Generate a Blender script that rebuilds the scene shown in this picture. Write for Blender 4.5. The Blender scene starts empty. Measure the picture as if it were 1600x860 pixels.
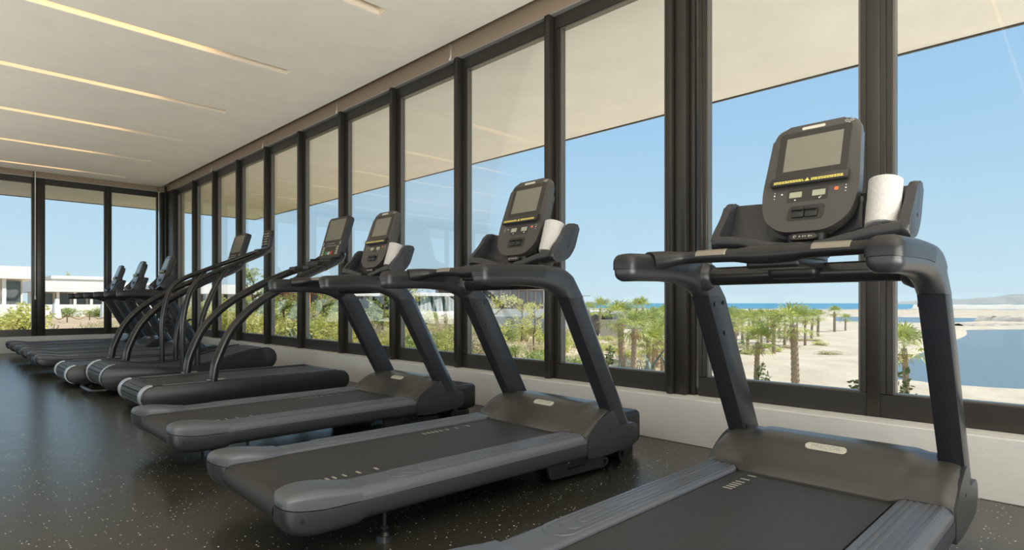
import bpy, bmesh, math, random
from mathutils import Vector, Matrix
random.seed(7)
S = bpy.context.scene
COL = S.collection
PI = math.pi
# ------------------------------------------------------------------ camera
EYE = 0.93
cam_d = bpy.data.cameras.new('camera')
cam_d.sensor_width = 36.0
cam_d.lens = 36.0 * 911 / 1600
cam_d.shift_y = -(430 - 474) / 1600.0
cam_d.clip_end = 30000
cam = bpy.data.objects.new('camera', cam_d)
COL.objects.link(cam)
cam.location = (0, 0, EYE)
cam.rotation_euler = (PI / 2, 0, -PI / 4)
S.camera = cam
# ------------------------------------------------------------------ sky, sun, exposure
S.view_settings.view_transform = 'Standard'
S.view_settings.look = 'None'
S.view_settings.gamma = 1
S.view_settings.use_curve_mapping = False
S.view_settings.exposure = 0.15
SUN_E, SKY_S = 5.6, 1.0
w = bpy.data.worlds.new('sky'); S.world = w; w.use_nodes = True
nt = w.node_tree; nt.nodes.clear()
tcw = nt.nodes.new('ShaderNodeTexCoord'); spw = nt.nodes.new('ShaderNodeSeparateXYZ')
rw = nt.nodes.new('ShaderNodeValToRGB')
for i, (p, c) in enumerate(((0.0, (.60, .76, .84)), (.06, (.52, .72, .84)), (.25, (.37, .60, .82)), (.6, (.22, .45, .76)), (1.0, (.16, .34, .66)))):
    e = rw.color_ramp.elements[i] if i < 2 else rw.color_ramp.elements.new(p)
    e.position = p; e.color = (*c, 1)
bg = nt.nodes.new('ShaderNodeBackground'); bg.inputs[1].default_value = SKY_S
wo = nt.nodes.new('ShaderNodeOutputWorld')
nt.links.new(tcw.outputs['Generated'], spw.inputs[0]); nt.links.new(spw.outputs[2], rw.inputs[0])
nt.links.new(rw.outputs[0], bg.inputs[0]); nt.links.new(bg.outputs[0], wo.inputs[0])
sl = bpy.data.lights.new('sun', 'SUN'); sl.energy = SUN_E; sl.angle = math.radians(0.6); sl.color = (1, .94, .85)
so = bpy.data.objects.new('sun', sl); COL.objects.link(so)
so.location = (-40, -60, 90)
so.rotation_euler = Vector((0.75, -0.66, 1.2)).to_track_quat('Z', 'Y').to_euler()
# two added fill lights, out of view left and rear, brightening ceiling and room
def area(name, loc, direction, sx, sy, power, color):
    l = bpy.data.lights.new(name, 'AREA'); l.shape = 'RECTANGLE'; l.size = sx; l.size_y = sy
    l.energy = power; l.color = color
    o = bpy.data.objects.new(name, l); COL.objects.link(o); o.location = loc
    o.rotation_euler = Vector(direction).to_track_quat('-Z', 'Y').to_euler()
    return o
area('fill_left', (-2.1, 6.0, .9), (.30, 0, 1), 14.0, 3.0, 235, (1.0, .95, .88))
area('fill_rear', (.3, -2.4, 1.0), (.05, .5, 1), 5.0, 2.2, 430, (1.0, .95, .88))
# ------------------------------------------------------------------ mesh helpers
def tagp(o, label=None, cat=None, group=None, kind=None):
    if label: o['label'] = label
    if cat: o['category'] = cat
    if group: o['group'] = group
    if kind: o['kind'] = kind
    return o
def empty(name, loc=(0, 0, 0), rz=0, label=None, cat=None, group=None):
    o = bpy.data.objects.new(name, None); COL.objects.link(o)
    o.location = loc; o.rotation_euler = (0, 0, rz); o.empty_display_size = .1
    return tagp(o, label, cat, group)
def obj(name, bm, mat, parent=None, smooth=38, kind=None):
    bmesh.ops.recalc_face_normals(bm, faces=bm.faces)
    me = bpy.data.meshes.new(name); bm.to_mesh(me); bm.free()
    for m in (mat if isinstance(mat, (list, tuple)) else [mat]): me.materials.append(m)
    if smooth:
        me.polygons.foreach_set('use_smooth', [True] * len(me.polygons))
        me.set_sharp_from_angle(angle=math.radians(smooth))
    o = bpy.data.objects.new(name, me); COL.objects.link(o)
    if parent: o.parent = parent
    if kind: o['kind'] = kind
    return o
def copy_tree(o, parent=None):
    c = o.copy(); COL.objects.link(c); c.parent = parent
    if parent: c.matrix_parent_inverse = o.matrix_parent_inverse.copy()
    for ch in list(o.children): copy_tree(ch, c)
    return c
def NB(): return bmesh.new()
def merge(bm, t):
    me = bpy.data.meshes.new('t'); t.to_mesh(me); t.free(); bm.from_mesh(me); bpy.data.meshes.remove(me)
def box(bm, lo, hi, bev=0, seg=2, mi=0):
    t = bmesh.new(); bmesh.ops.create_cube(t, size=1)
    c = [(a + b) / 2 for a, b in zip(lo, hi)]; s = [abs(b - a) for a, b in zip(lo, hi)]
    for v in t.verts: v.co = Vector((c[0] + v.co.x * s[0], c[1] + v.co.y * s[1], c[2] + v.co.z * s[2]))
    if bev: bmesh.ops.bevel(t, geom=t.edges[:], offset=bev, segments=seg, affect='EDGES', profile=.5)
    for f in t.faces: f.material_index = mi
    merge(bm, t)
def loft(bm, rings, cap=True, closed=True, mi=0):
    vs = [[bm.verts.new(p) for p in r] for r in rings]
    n = len(rings[0])
    for a, b in zip(vs, vs[1:]):
        for i in range(n if closed else n - 1):
            j = (i + 1) % n
            f = bm.faces.new((a[i], a[j], b[j], b[i])); f.material_index = mi
    if cap:
        for r in (vs[0][::-1], vs[-1]):
            f = bm.faces.new(r); f.material_index = mi
def frames(pts):
    pts = [Vector(p) for p in pts]; out = []
    up = None
    for i, p in enumerate(pts):
        d = (pts[min(i + 1, len(pts) - 1)] - pts[max(i - 1, 0)]).normalized()
        if up is None:
            up = Vector((0, 0, 1)) if abs(d.z) < .9 else Vector((0, 1, 0))
        s = d.cross(up).normalized(); up = s.cross(d).normalized()
        out.append((p, s, up))
    return out
def spline(pts, n=6):
    P = [Vector(p) for p in pts]; out = []
    for i in range(len(P) - 1):
        p0 = P[i - 1] if i else P[0] * 2 - P[1]; p1 = P[i]; p2 = P[i + 1]
        p3 = P[i + 2] if i + 2 < len(P) else P[-1] * 2 - P[-2]
        for k in range(n):
            t = k / n
            out.append(.5 * ((2 * p1) + (p2 - p0) * t + (2 * p0 - 5 * p1 + 4 * p2 - p3) * t * t + (3 * p1 - p0 - 3 * p2 + p3) * t ** 3))
    out.append(P[-1]); return out
def tube(bm, pts, r, n=12, mi=0, cap=True):
    rings = []
    for i, (p, s, u) in enumerate(frames(pts)):
        rr = r[i] if isinstance(r, (list, tuple)) else r
        rings.append([p + s * math.cos(2 * PI * k / n) * rr + u * math.sin(2 * PI * k / n) * rr for k in range(n)])
    loft(bm, rings, cap, True, mi)
def rrect(w, h, r, seg=4):
    out = []
    for cx, cy, a0 in ((w / 2 - r, h / 2 - r, 0), (-w / 2 + r, h / 2 - r, 90), (-w / 2 + r, -h / 2 + r, 180), (w / 2 - r, -h / 2 + r, 270)):
        for k in range(seg + 1):
            a = math.radians(a0 + 90 * k / seg); out.append((cx + r * math.cos(a), cy + r * math.sin(a)))
    return out
def roundpoly(pts, r, seg=4):
    out = []; n = len(pts)
    for i in range(n):
        p = Vector(pts[i][:2]); a = Vector(pts[i - 1][:2]); b = Vector(pts[(i + 1) % n][:2])
        rr = pts[i][2] if len(pts[i]) > 2 else r
        la = (a - p).length; lb = (b - p).length; q = min(rr, la * .45, lb * .45)
        if q <= 1e-5: out.append(tuple(p)); continue
        A = p + (a - p).normalized() * q; B = p + (b - p).normalized() * q
        for k in range(seg + 1):
            t = k / seg; out.append(tuple(A * (1 - t) ** 2 + p * 2 * t * (1 - t) + B * t * t))
    return out
def prism(bm, pts, c0, c1, fmap, bev=0, seg=2, mi=0):
    t = bmesh.new()
    a = [t.verts.new((p[0], p[1], c0)) for p in pts]; b = [t.verts.new((p[0], p[1], c1)) for p in pts]
    n = len(pts)
    fa = t.faces.new(a[::-1]); fb = t.faces.new(b)
    for i in range(n): t.faces.new((a[i], a[(i + 1) % n], b[(i + 1) % n], b[i]))
    if bev:
        ed = list(fa.edges) + list(fb.edges)
        bmesh.ops.bevel(t, geom=ed, offset=bev, segments=seg, affect='EDGES', profile=.5)
    for v in t.verts: v.co = Vector(fmap(*v.co))
    for f in t.faces: f.material_index = mi
    merge(bm, t)
UZ = lambda a, b, c: (a, c, b)          # profile in (u, z), thickness along v
def cyl(bm, p0, p1, r, n=14, r2=None, mi=0): tube(bm, [p0, p1], [r, r if r2 is None else r2], n, mi)
# ------------------------------------------------------------------ materials
def mat(name, col, rough=.5, metal=0, noise=0, nscale=30, bump=0, bscale=200, spec=.5, col2=None, emit=None, estr=0):
    m = bpy.data.materials.new(name); m.use_nodes = True
    t = m.node_tree; b = t.nodes['Principled BSDF']
    b.inputs['Base Color'].default_value = (*col, 1); b.inputs['Roughness'].default_value = rough
    b.inputs['Metallic'].default_value = metal; b.inputs['Specular IOR Level'].default_value = spec
    tc = t.nodes.new('ShaderNodeTexCoord')
    if noise or col2:
        n = t.nodes.new('ShaderNodeTexNoise'); n.inputs['Scale'].default_value = nscale; n.inputs['Detail'].default_value = 4
        t.links.new(tc.outputs['Object'], n.inputs['Vector'])
        r = t.nodes.new('ShaderNodeValToRGB')
        c2 = col2 or tuple(c * (1 + noise) for c in col); c1 = col if col2 else tuple(c * (1 - noise) for c in col)
        r.color_ramp.elements[0].position = .3; r.color_ramp.elements[1].position = .7
        r.color_ramp.elements[0].color = (*c1, 1); r.color_ramp.elements[1].color = (*c2, 1)
        t.links.new(n.outputs[0], r.inputs[0]); t.links.new(r.outputs[0], b.inputs['Base Color'])
    if bump:
        n = t.nodes.new('ShaderNodeTexNoise'); n.inputs['Scale'].default_value = bscale; n.inputs['Detail'].default_value = 3
        t.links.new(tc.outputs['Object'], n.inputs['Vector'])
        bp = t.nodes.new('ShaderNodeBump'); bp.inputs['Strength'].default_value = bump; bp.inputs['Distance'].default_value = .01
        t.links.new(n.outputs[0], bp.inputs['Height']); t.links.new(bp.outputs[0], b.inputs['Normal'])
    if emit: b.inputs['Emission Color'].default_value = (*emit, 1); b.inputs['Emission Strength'].default_value = estr
    return m
M_body = mat('graphite plastic', (.026, .027, .031), .34)
M_hood = mat('satin grey hood plastic', (.052, .050, .046), .30)
M_rail = mat('ribbed foot rail plastic', (.080, .086, .100), .36)
M_dark = mat('black plastic', (.012, .012, .013), .36)
M_blk = mat('black lacquered steel', (.012, .012, .013), .26)
M_upr = mat('charcoal powder coated steel', (.017, .019, .024), .30, spec=.38)
M_belt = mat('black running belt', (.024, .023, .023), .55, 0, .10, 90, .1, 900)
M_mark = mat('grey belt print', (.30, .29, .26), .6)
M_silver = mat('brushed silver', (.55, .56, .58), .32, .6, .08, 80)
M_sensor = mat('worn steel sensor', (.27, .25, .21), .35, .5)
M_badge = mat('pale badge metal', (.60, .58, .50), .38, .3)
M_screen = mat('switched off display glass', (.17, .165, .13), .16, 0, .03, 5)
M_bezel = mat('gloss black bezel', (.022, .021, .019), .18)
M_lcd = mat('lcd window', (.33, .34, .25), .3)
M_yel = mat('yellow warning print', (.65, .55, .12), .5)
M_white = mat('white print', (.75, .75, .72), .5)
M_org = mat('orange print', (.65, .16, .05), .5)
M_red = mat('red stop key', (.55, .04, .03), .4)
M_green = mat('green start key', (.05, .30, .08), .4)
M_towel = mat('white terry towel', (.72, .71, .69), .95, 0, .10, 160, 1.0, 330)
M_frame = mat('dark bronze aluminium', (.030, .027, .023), .32, .2)
M_frame2 = mat('anodised sash bead', (.15, .14, .125), .34, .6)
M_slot = mat('ceiling slot lining', (.80, .72, .58), .7)
M_ceil = mat('off white ceiling plaster', (.80, .76, .67), .9, 0, .03, 3, .1, 30)
M_soffit = mat('cream exterior plaster', (.84, .80, .71), .9, 0, .04, 2, .1, 15)
M_wall = mat('warm grey wall plaster', (.58, .585, .57), .9, 0, .03, 6, .25, 25)
M_blind = mat('brown woven blind', (.30, .225, .155), .8, 0, .12, 90, .1, 300)
M_lip = mat('grey aluminium lip', (.40, .39, .36), .4, .4)
M_conc = mat('cast concrete', (.42, .37, .28), .85, 0, .12, 6, .3, 30)
M_led = mat('warm led strip', (1, .8, .55), .5, emit=(1, .74, .45), estr=6.5)
M_cream = mat('white render', (.82, .80, .75), .85, 0, .03, 1)
M_tan = mat('beige rendered wall', (.62, .52, .40), .9, 0, .06, 1)
M_orange = mat('terracotta wall', (.55, .27, .14), .9, 0, .08, 1)
M_brownw = mat('dark timber louvres', (.13, .085, .07), .7, 0, .1, 3)
M_roofg = mat('grey roof gravel', (.35, .36, .36), .9, 0, .1, 2)
M_winfar = mat('far window glass', (.10, .13, .13), .12, 0, .2, .5)
M_rock = mat('breakwater rock', (.52, .45, .35), .95, col2=(.28, .24, .19), nscale=.6, bump=.8, bscale=.8)
M_hill = mat('hazy far hills', (.25, .27, .25), 1, col2=(.34, .33, .29), nscale=.01)
M_dune = mat('white dune sand', (.56, .51, .42), 1, 0, .05, .05)
M_trunk = mat('fibrous palm trunk', (.30, .20, .125), .95, col2=(.48, .36, .25), nscale=14, bump=.8, bscale=30)
M_palm = mat('palm leaf', (.22, .28, .05), .5, col2=(.56, .58, .16), nscale=2.5)
M_skirt = mat('dry palm leaf', (.40, .28, .13), .8, col2=(.52, .40, .20), nscale=5)
M_leafA = mat('yellow green foliage', (.52, .53, .12), .6, col2=(.76, .72, .30), nscale=1.5)
M_leafB = mat('mid green foliage', (.28, .36, .10), .6, col2=(.52, .55, .20), nscale=1.5)
M_leafC = mat('dry straw foliage', (.56, .48, .27), .8, col2=(.70, .62, .40), nscale=1.5)
M_leafD = mat('dark small leaf', (.06, .09, .03), .5, col2=(.17, .20, .06), nscale=8)
M_agave = mat('blue grey agave leaf', (.13, .20, .19), .5, col2=(.24, .32, .30), nscale=5)
M_twig = mat('brown twig', (.16, .11, .07), .9)
def leafify(m):
    t = m.node_tree; b = t.nodes['Principled BSDF']; o = t.nodes['Material Output']
    tr = t.nodes.new('ShaderNodeBsdfTranslucent'); mx = t.nodes.new('ShaderNodeMixShader'); mx.inputs[0].default_value = .42
    src = b.inputs['Base Color'].links[0].from_socket
    t.links.new(src, tr.inputs[0]); t.links.new(b.outputs[0], mx.inputs[1]); t.links.new(tr.outputs[0], mx.inputs[2])
    t.links.new(mx.outputs[0], o.inputs[0])
for m in (M_palm, M_skirt, M_leafA, M_leafB, M_leafC, M_leafD): leafify(m)
def glass_mat():
    m = bpy.data.materials.new('window glass'); m.use_nodes = True; t = m.node_tree; t.nodes.clear()
    tr = t.nodes.new('ShaderNodeBsdfTransparent'); tr.inputs[0].default_value = (.965, .975, .975, 1)
    gl = t.nodes.new('ShaderNodeBsdfGlossy'); gl.inputs['Roughness'].default_value = 0.0
    fr = t.nodes.new('ShaderNodeFresnel'); fr.inputs[0].default_value = 1.35
    mx = t.nodes.new('ShaderNodeMixShader'); o = t.nodes.new('ShaderNodeOutputMaterial')
    mul = t.nodes.new('ShaderNodeMath'); mul.operation = 'MULTIPLY'; mul.inputs[1].default_value = .28
    t.links.new(fr.outputs[0], mul.inputs[0]); t.links.new(mul.outputs[0], mx.inputs[0])
    t.links.new(tr.outputs[0], mx.inputs[1]); t.links.new(gl.outputs[0], mx.inputs[2]); t.links.new(mx.outputs[0], o.inputs[0])
    return m
M_glass = glass_mat()
def floor_mat():
    m = mat('speckled rubber floor', (.028, .027, .024), .36, spec=.9); t = m.node_tree; b = t.nodes['Principled BSDF']
    L = t.links.new; tc = t.nodes.new('ShaderNodeTexCoord')
    v = t.nodes.new('ShaderNodeTexVoronoi'); v.inputs['Scale'].default_value = 55; v.inputs['Randomness'].default_value = 1
    L(tc.outputs['Object'], v.inputs['Vector'])
    sep = t.nodes.new('ShaderNodeSeparateColor'); L(v.outputs['Color'], sep.inputs[0])
    # speck radius varies per cell, many cells have none
    mr = t.nodes.new('ShaderNodeMapRange'); mr.inputs[1].default_value = .30; mr.inputs[2].default_value = 1; mr.inputs[3].default_value = 0; mr.inputs[4].default_value = .20
    L(sep.outputs[0], mr.inputs[0])
    lt = t.nodes.new('ShaderNodeMath'); lt.operation = 'LESS_THAN'; L(v.outputs['Distance'], lt.inputs[0]); L(mr.outputs[0], lt.inputs[1])
    base = t.nodes.new('ShaderNodeTexNoise'); base.inputs['Scale'].default_value = 1.3; L(tc.outputs['Object'], base.inputs['Vector'])
    cr = t.nodes.new('ShaderNodeValToRGB'); cr.color_ramp.elements[0].color = (.024, .023, .019, 1); cr.color_ramp.elements[1].color = (.040, .038, .031, 1)
    L(base.outputs[0], cr.inputs[0])
    br = t.nodes.new('ShaderNodeTexBrick'); br.inputs['Scale'].default_value = 1; br.inputs['Mortar Size'].default_value = .002
    br.inputs['Brick Width'].default_value = 1.22; br.inputs['Row Height'].default_value = 1.22; br.inputs['Mortar Smooth'].default_value = .3
    br.inputs[1].default_value = (1, 1, 1, 1); br.inputs[2].default_value = (1, 1, 1, 1); br.inputs[3].default_value = (.25, .25, .25, 1)
    mp = t.nodes.new('ShaderNodeMapping'); mp.inputs['Location'].default_value = (.61, .43, 0); mp.inputs['Rotation'].default_value = (0, 0, PI / 2)
    L(tc.outputs['Object'], mp.inputs[0]); L(mp.outputs[0], br.inputs[0])
    mx = t.nodes.new('ShaderNodeMix'); mx.data_type = 'RGBA'; mx.inputs[7].default_value = (.62, .59, .50, 1)
    L(lt.outputs[0], mx.inputs[0]); L(cr.outputs[0], mx.inputs[6])
    mu = t.nodes.new('ShaderNodeMix'); mu.data_type = 'RGBA'; mu.blend_type = 'MULTIPLY'; mu.inputs[0].default_value = 1
    L(mx.outputs[2], mu.inputs[6]); L(br.outputs[0], mu.inputs[7]); L(mu.outputs[2], b.inputs['Base Color'])
    st = t.nodes.new('ShaderNodeTexNoise'); st.inputs['Scale'].default_value = 2.2; st.inputs['Detail'].default_value = 5
    ms = t.nodes.new('ShaderNodeMapping'); ms.inputs['Scale'].default_value = (.6, 5, 1); L(tc.outputs['Object'], ms.inputs[0]); L(ms.outputs[0], st.inputs['Vector'])
    rr = t.nodes.new('ShaderNodeMapRange'); rr.inputs[3].default_value = .19; rr.inputs[4].default_value = .30; L(st.outputs[0], rr.inputs[0]); L(rr.outputs[0], b.inputs['Roughness'])
    bn = t.nodes.new('ShaderNodeTexNoise'); bn.inputs['Scale'].default_value = 160; L(tc.outputs['Object'], bn.inputs['Vector'])
    bp = t.nodes.new('ShaderNodeBump'); bp.inputs['Strength'].default_value = .05; bp.inputs['Distance'].default_value = .003
    L(bn.outputs[0], bp.inputs['Height']); L(bp.outputs[0], b.inputs['Normal'])
    return m
M_floor = floor_mat()
def sand_mat():
    m = mat('beach sand and dry garden soil', (.70, .60, .47), 1); t = m.node_tree; b = t.nodes['Principled BSDF']; L = t.links.new
    g = t.nodes.new('ShaderNodeNewGeometry'); sp = t.nodes.new('ShaderNodeSeparateXYZ'); L(g.outputs['Position'], sp.inputs[0])
    mr = t.nodes.new('ShaderNodeMapRange'); mr.inputs[1].default_value = -2.6; mr.inputs[2].default_value = -.9; L(sp.outputs[2], mr.inputs[0])
    n = t.nodes.new('ShaderNodeTexNoise'); n.inputs['Scale'].default_value = .35; n.inputs['Detail'].default_value = 8; L(g.outputs['Position'], n.inputs['Vector'])
    a = t.nodes.new('ShaderNodeValToRGB'); a.color_ramp.elements[0].position = .35; a.color_ramp.elements[1].position = .65
    a.color_ramp.elements[0].color = (.47, .385, .275, 1); a.color_ramp.elements[1].color = (.57, .485, .36, 1); L(n.outputs[0], a.inputs[0])
    c = t.nodes.new('ShaderNodeValToRGB'); c.color_ramp.elements[0].position = .35; c.color_ramp.elements[1].position = .65
    c.color_ramp.elements[0].color = (.41, .28, .16, 1); c.color_ramp.elements[1].color = (.52, .39, .25, 1); L(n.outputs[0], c.inputs[0])
    mx = t.nodes.new('ShaderNodeMix'); mx.data_type = 'RGBA'; L(mr.outputs[0], mx.inputs[0]); L(a.outputs[0], mx.inputs[6]); L(c.outputs[0], mx.inputs[7])
    L(mx.outputs[2], b.inputs['Base Color'])
    bn = t.nodes.new('ShaderNodeTexNoise'); bn.inputs['Scale'].default_value = 1.4; bn.inputs['Detail'].default_value = 6; L(g.outputs['Position'], bn.inputs['Vector'])
    bp = t.nodes.new('ShaderNodeBump'); bp.inputs['Strength'].default_value = .5; bp.inputs['Distance'].default_value = .25; L(bn.outputs[0], bp.inputs['Height']); L(bp.outputs[0], b.inputs['Normal'])
    return m
M_sand = sand_mat()
def water_mat():
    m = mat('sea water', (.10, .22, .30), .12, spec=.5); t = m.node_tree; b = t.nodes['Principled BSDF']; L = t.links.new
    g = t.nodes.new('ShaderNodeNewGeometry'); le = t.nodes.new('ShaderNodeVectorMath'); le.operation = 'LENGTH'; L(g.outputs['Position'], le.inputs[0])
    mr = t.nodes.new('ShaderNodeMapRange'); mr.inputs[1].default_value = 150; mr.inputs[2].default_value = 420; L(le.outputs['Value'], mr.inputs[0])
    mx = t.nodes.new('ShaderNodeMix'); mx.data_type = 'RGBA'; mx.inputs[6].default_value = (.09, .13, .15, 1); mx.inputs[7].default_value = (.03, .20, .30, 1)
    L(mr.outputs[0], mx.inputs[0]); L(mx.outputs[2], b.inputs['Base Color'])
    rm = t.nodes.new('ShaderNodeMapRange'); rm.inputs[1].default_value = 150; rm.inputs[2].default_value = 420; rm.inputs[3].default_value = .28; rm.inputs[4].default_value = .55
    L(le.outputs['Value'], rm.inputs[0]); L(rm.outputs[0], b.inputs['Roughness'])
    bn = t.nodes.new('ShaderNodeTexNoise'); bn.inputs['Scale'].default_value = 1.6; bn.inputs['Detail'].default_value = 4; L(g.outputs['Position'], bn.inputs['Vector'])
    bp = t.nodes.new('ShaderNodeBump'); bp.inputs['Strength'].default_value = .5; bp.inputs['Distance'].default_value = .06; L(bn.outputs[0], bp.inputs['Height']); L(bp.outputs[0], b.inputs['Normal'])
    return m
M_water = water_mat()
def slat_mat():
    m = mat('ribbed rubber slats', (.028, .028, .028), .40); t = m.node_tree; b = t.nodes['Principled BSDF']; L = t.links.new
    tc = t.nodes.new('ShaderNodeTexCoord'); v = t.nodes.new('ShaderNodeTexVoronoi'); v.inputs['Scale'].default_value = 75; v.inputs['Randomness'].default_value = .15
    L(tc.outputs['Object'], v.inputs['Vector'])
    bp = t.nodes.new('ShaderNodeBump'); bp.inputs['Strength'].default_value = .8; bp.inputs['Distance'].default_value = .006; L(v.outputs['Distance'], bp.inputs['Height']); L(bp.outputs[0], b.inputs['Normal'])
    return m
M_slat = slat_mat()
# ------------------------------------------------------------------ room shell
XW, XF, YB, YF, CE = 3.53, 3.70, 14.20, 14.33, 3.43
XL, YR = -7.0, -4.0
ST = 'structure'
bm = NB(); box(bm, (XL, YR, -.25), (XF + .25, YF + .25, 0)); obj('floor', bm, M_floor, smooth=0, kind=ST)
SLOTS = [4.33 + 1.852 * k for k in range(-4, 6)]
SX0, SX1, SW = -6.2, 2.77, .068
bm = NB()
ys = [YR] + [y + s for y in SLOTS for s in (-SW, SW)] + [YB]
for i in range(0, len(ys), 2): box(bm, (SX0, ys[i], CE), (SX1, ys[i + 1], CE + .16))
box(bm, (XL, YR, CE), (SX0, YB, CE + .16)); box(bm, (SX1, YR, CE), (XW, YB, CE + .16))
obj('ceiling', bm, M_ceil, smooth=0, kind=ST)
bm = NB(); box(bm, (XL - 3.4, YR - 3.4, 3.62), (6.93, 17.9, 3.95))
obj('trim_1', bm, M_soffit, smooth=0, kind=ST)
# soffit and its thin drip edge
bm = NB()
box(bm, (XF + .02, YR - 3.4, 3.45), (6.93, 17.9, 3.60)); box(bm, (XL - 3.4, YF + .02, 3.45), (XF + .02, 17.9, 3.60))
obj('trim_2', bm, M_soffit, smooth=0, kind=ST)
bm = NB()
box(bm, (6.931, YR - 3.4, 3.435), (6.96, 17.93, 3.97)); box(bm, (XL - 3.4, 17.901, 3.435), (6.93, 17.93, 3.97))
obj('trim_3', bm, M_frame, smooth=0, kind=ST)
# low walls
bm = NB(); box(bm, (XW, YR, 0), (XF + .18, YF + .18, .30), .004, 1); obj('wall_right', bm, M_wall, smooth=0, kind=ST)
bm = NB(); box(bm, (XL, YB, 0), (XW, YF + .18, .30), .004, 1); obj('wall_back', bm, M_wall, smooth=0, kind=ST)
bm = NB(); box(bm, (XL - .2, YR, 0), (XL, YF + .18, .45)); box(bm, (XL - .2, YR, 3.2), (XL, YF + .18, 3.6)); box(bm, (XL - .2, YR, .45), (XL, YR + 1.2, 3.2))
for y in (1.5, 5.5, 9.5, 13.8): box(bm, (XL - .2, y, .45), (XL, y + .5, 3.2))
obj('wall_left', bm, M_wall, smooth=0, kind=ST)
bm = NB(); box(bm, (XL - .2, YR - .2, 0), (XF + .18, YR, .45)); box(bm, (XL - .2, YR - .2, 3.2), (XF + .18, YR, 3.6))
for x in (-7.2, -3.2, .6, 3.4): box(bm, (x, YR - .2, .45), (x + .48, YR, 3.2))
obj('wall_front', bm, M_wall, smooth=0, kind=ST)
# windows of the right side: posts stand proud of the sash plane, panes between them
HEAD, SILL, GB, GT = 3.33, .30, .43, 3.215
posts = [13.75, 12.49, 11.34, 10.18, 9.02, 7.865, 6.705, 5.555, 4.42, 3.232, 2.02, .87, -.30, -1.45, -2.6, -3.8]
tn = [4]
def post_r(y, w, proud, top=HEAD + .005):
    bm = NB(); x0 = XF - proud
    box(bm, (x0, y - w / 2, SILL), (XF + .09, y + w / 2, top), .008, 2)
    obj('trim_%d' % tn[0], bm, M_frame, kind=ST); tn[0] += 1
for y in posts[1:]:
    if abs(y - 2.02) < .01:
        post_r(y + .068, .042, .075); post_r(y, .088, .045); post_r(y - .066, .040, .0)
    elif abs(y - .87) < .01: post_r(y, .070, .004, HEAD - .02)
    else: post_r(y, .058, .062)
# corner posts
bm = NB(); box(bm, (XF - .07, 13.72, SILL), (XF + .10, YF + .12, HEAD), .008, 2); box(bm, (XF - .16, YF - .07, SILL), (XF - .071, YF + .10, HEAD), .008, 2)
box(bm, (XF - .075, 14.12, SILL), (XF - .11, 14.20, HEAD + .12), .01, 2)
obj('trim_%d' % tn[0], bm, M_frame, kind=ST); tn[0] += 1
wn = [1]
def window_r(y0, y1):       # y0 < y1, opening between posts
    bm = NB(); st = .06
    box(bm, (XF, y0, SILL), (XF + .07, y1, GB), .004, 1)
    box(bm, (XF, y0, GT), (XF + .07, y1, HEAD), .004, 1)
    box(bm, (XF, y1 - .03, GB), (XF + .07, y1, GT), .003, 1)
    box(bm, (XF, y0, GB), (XF + .07, y0 + .03, GT), .003, 1)
    box(bm, (XF + .001, y1 - st, GB), (XF + .05, y1 - .03, GT), .003, 1)
    fr = obj('window_%d' % wn[0], bm, M_frame, kind=ST); wn[0] += 1
    b2 = NB()
    for a, b in (((XF + .008, y0 + .03, GB), (XF + .06, y0 + .042, GT)), ((XF + .008, y1 - st - .012, GB), (XF + .06, y1 - st, GT)),
                 ((XF + .008, y0 + .042, GT - .012), (XF + .06, y1 - st - .012, GT)), ((XF + .008, y0 + .042, GB), (XF + .06, y1 - st - .012, GB + .008))):
        box(b2, a, b)
    obj('sash_bead', b2, M_frame2, fr)
    b3 = NB(); box(b3, (XF + .030, y0 + .042, GB + .008), (XF + .036, y1 - st - .012, GT - .012)); obj('pane', b3, M_glass, fr, smooth=0)
for a, b in zip(posts[1:], posts):
    ha = .11 if abs(a - 2.02) < .01 else .032; hb = .11 if abs(b - 2.02) < .01 else .032
    window_r(a + ha, b - hb)
# back windows
def window_b(x0, x1):
    bm = NB()
    box(bm, (x0, YF, SILL), (x1, YF + .07, GB), .004, 1); box(bm, (x0, YF, GT), (x1, YF + .07, HEAD), .004, 1)
    box(bm, (x0, YF, GB), (x0 + .035, YF + .07, GT), .003, 1); box(bm, (x1 - .035, YF, GB), (x1, YF + .07, GT), .003, 1)
    fr = obj('window_%d' % wn[0], bm, M_frame, kind=ST); wn[0] += 1
    b3 = NB(); box(b3, (x0 + .035, YF + .03, GB), (x1 - .035, YF + .036, GT)); obj('pane', b3, M_glass, fr, smooth=0)
bp = [3.54, 2.60, 1.485, .40, -.7, -1.8, -2.9, -4.0, -5.1, -6.2, -7.0]
for b, a in zip(bp, bp[1:]): window_b(a + .03, b - .03)
for x in bp[1:-1]:
    bm = NB()
    if x == 1.485:
        box(bm, (x - .105, YF - .05, SILL), (x - .03, YF + .08, HEAD), .008, 2); box(bm, (x - .03, YF - .02, SILL), (x + .10, YF + .08, HEAD), .006, 2)
    else: box(bm, (x - .04, YF - .03, SILL), (x + .04, YF + .08, HEAD), .006, 2)
    obj('trim_%d' % tn[0], bm, M_frame, kind=ST); tn[0] += 1
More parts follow.
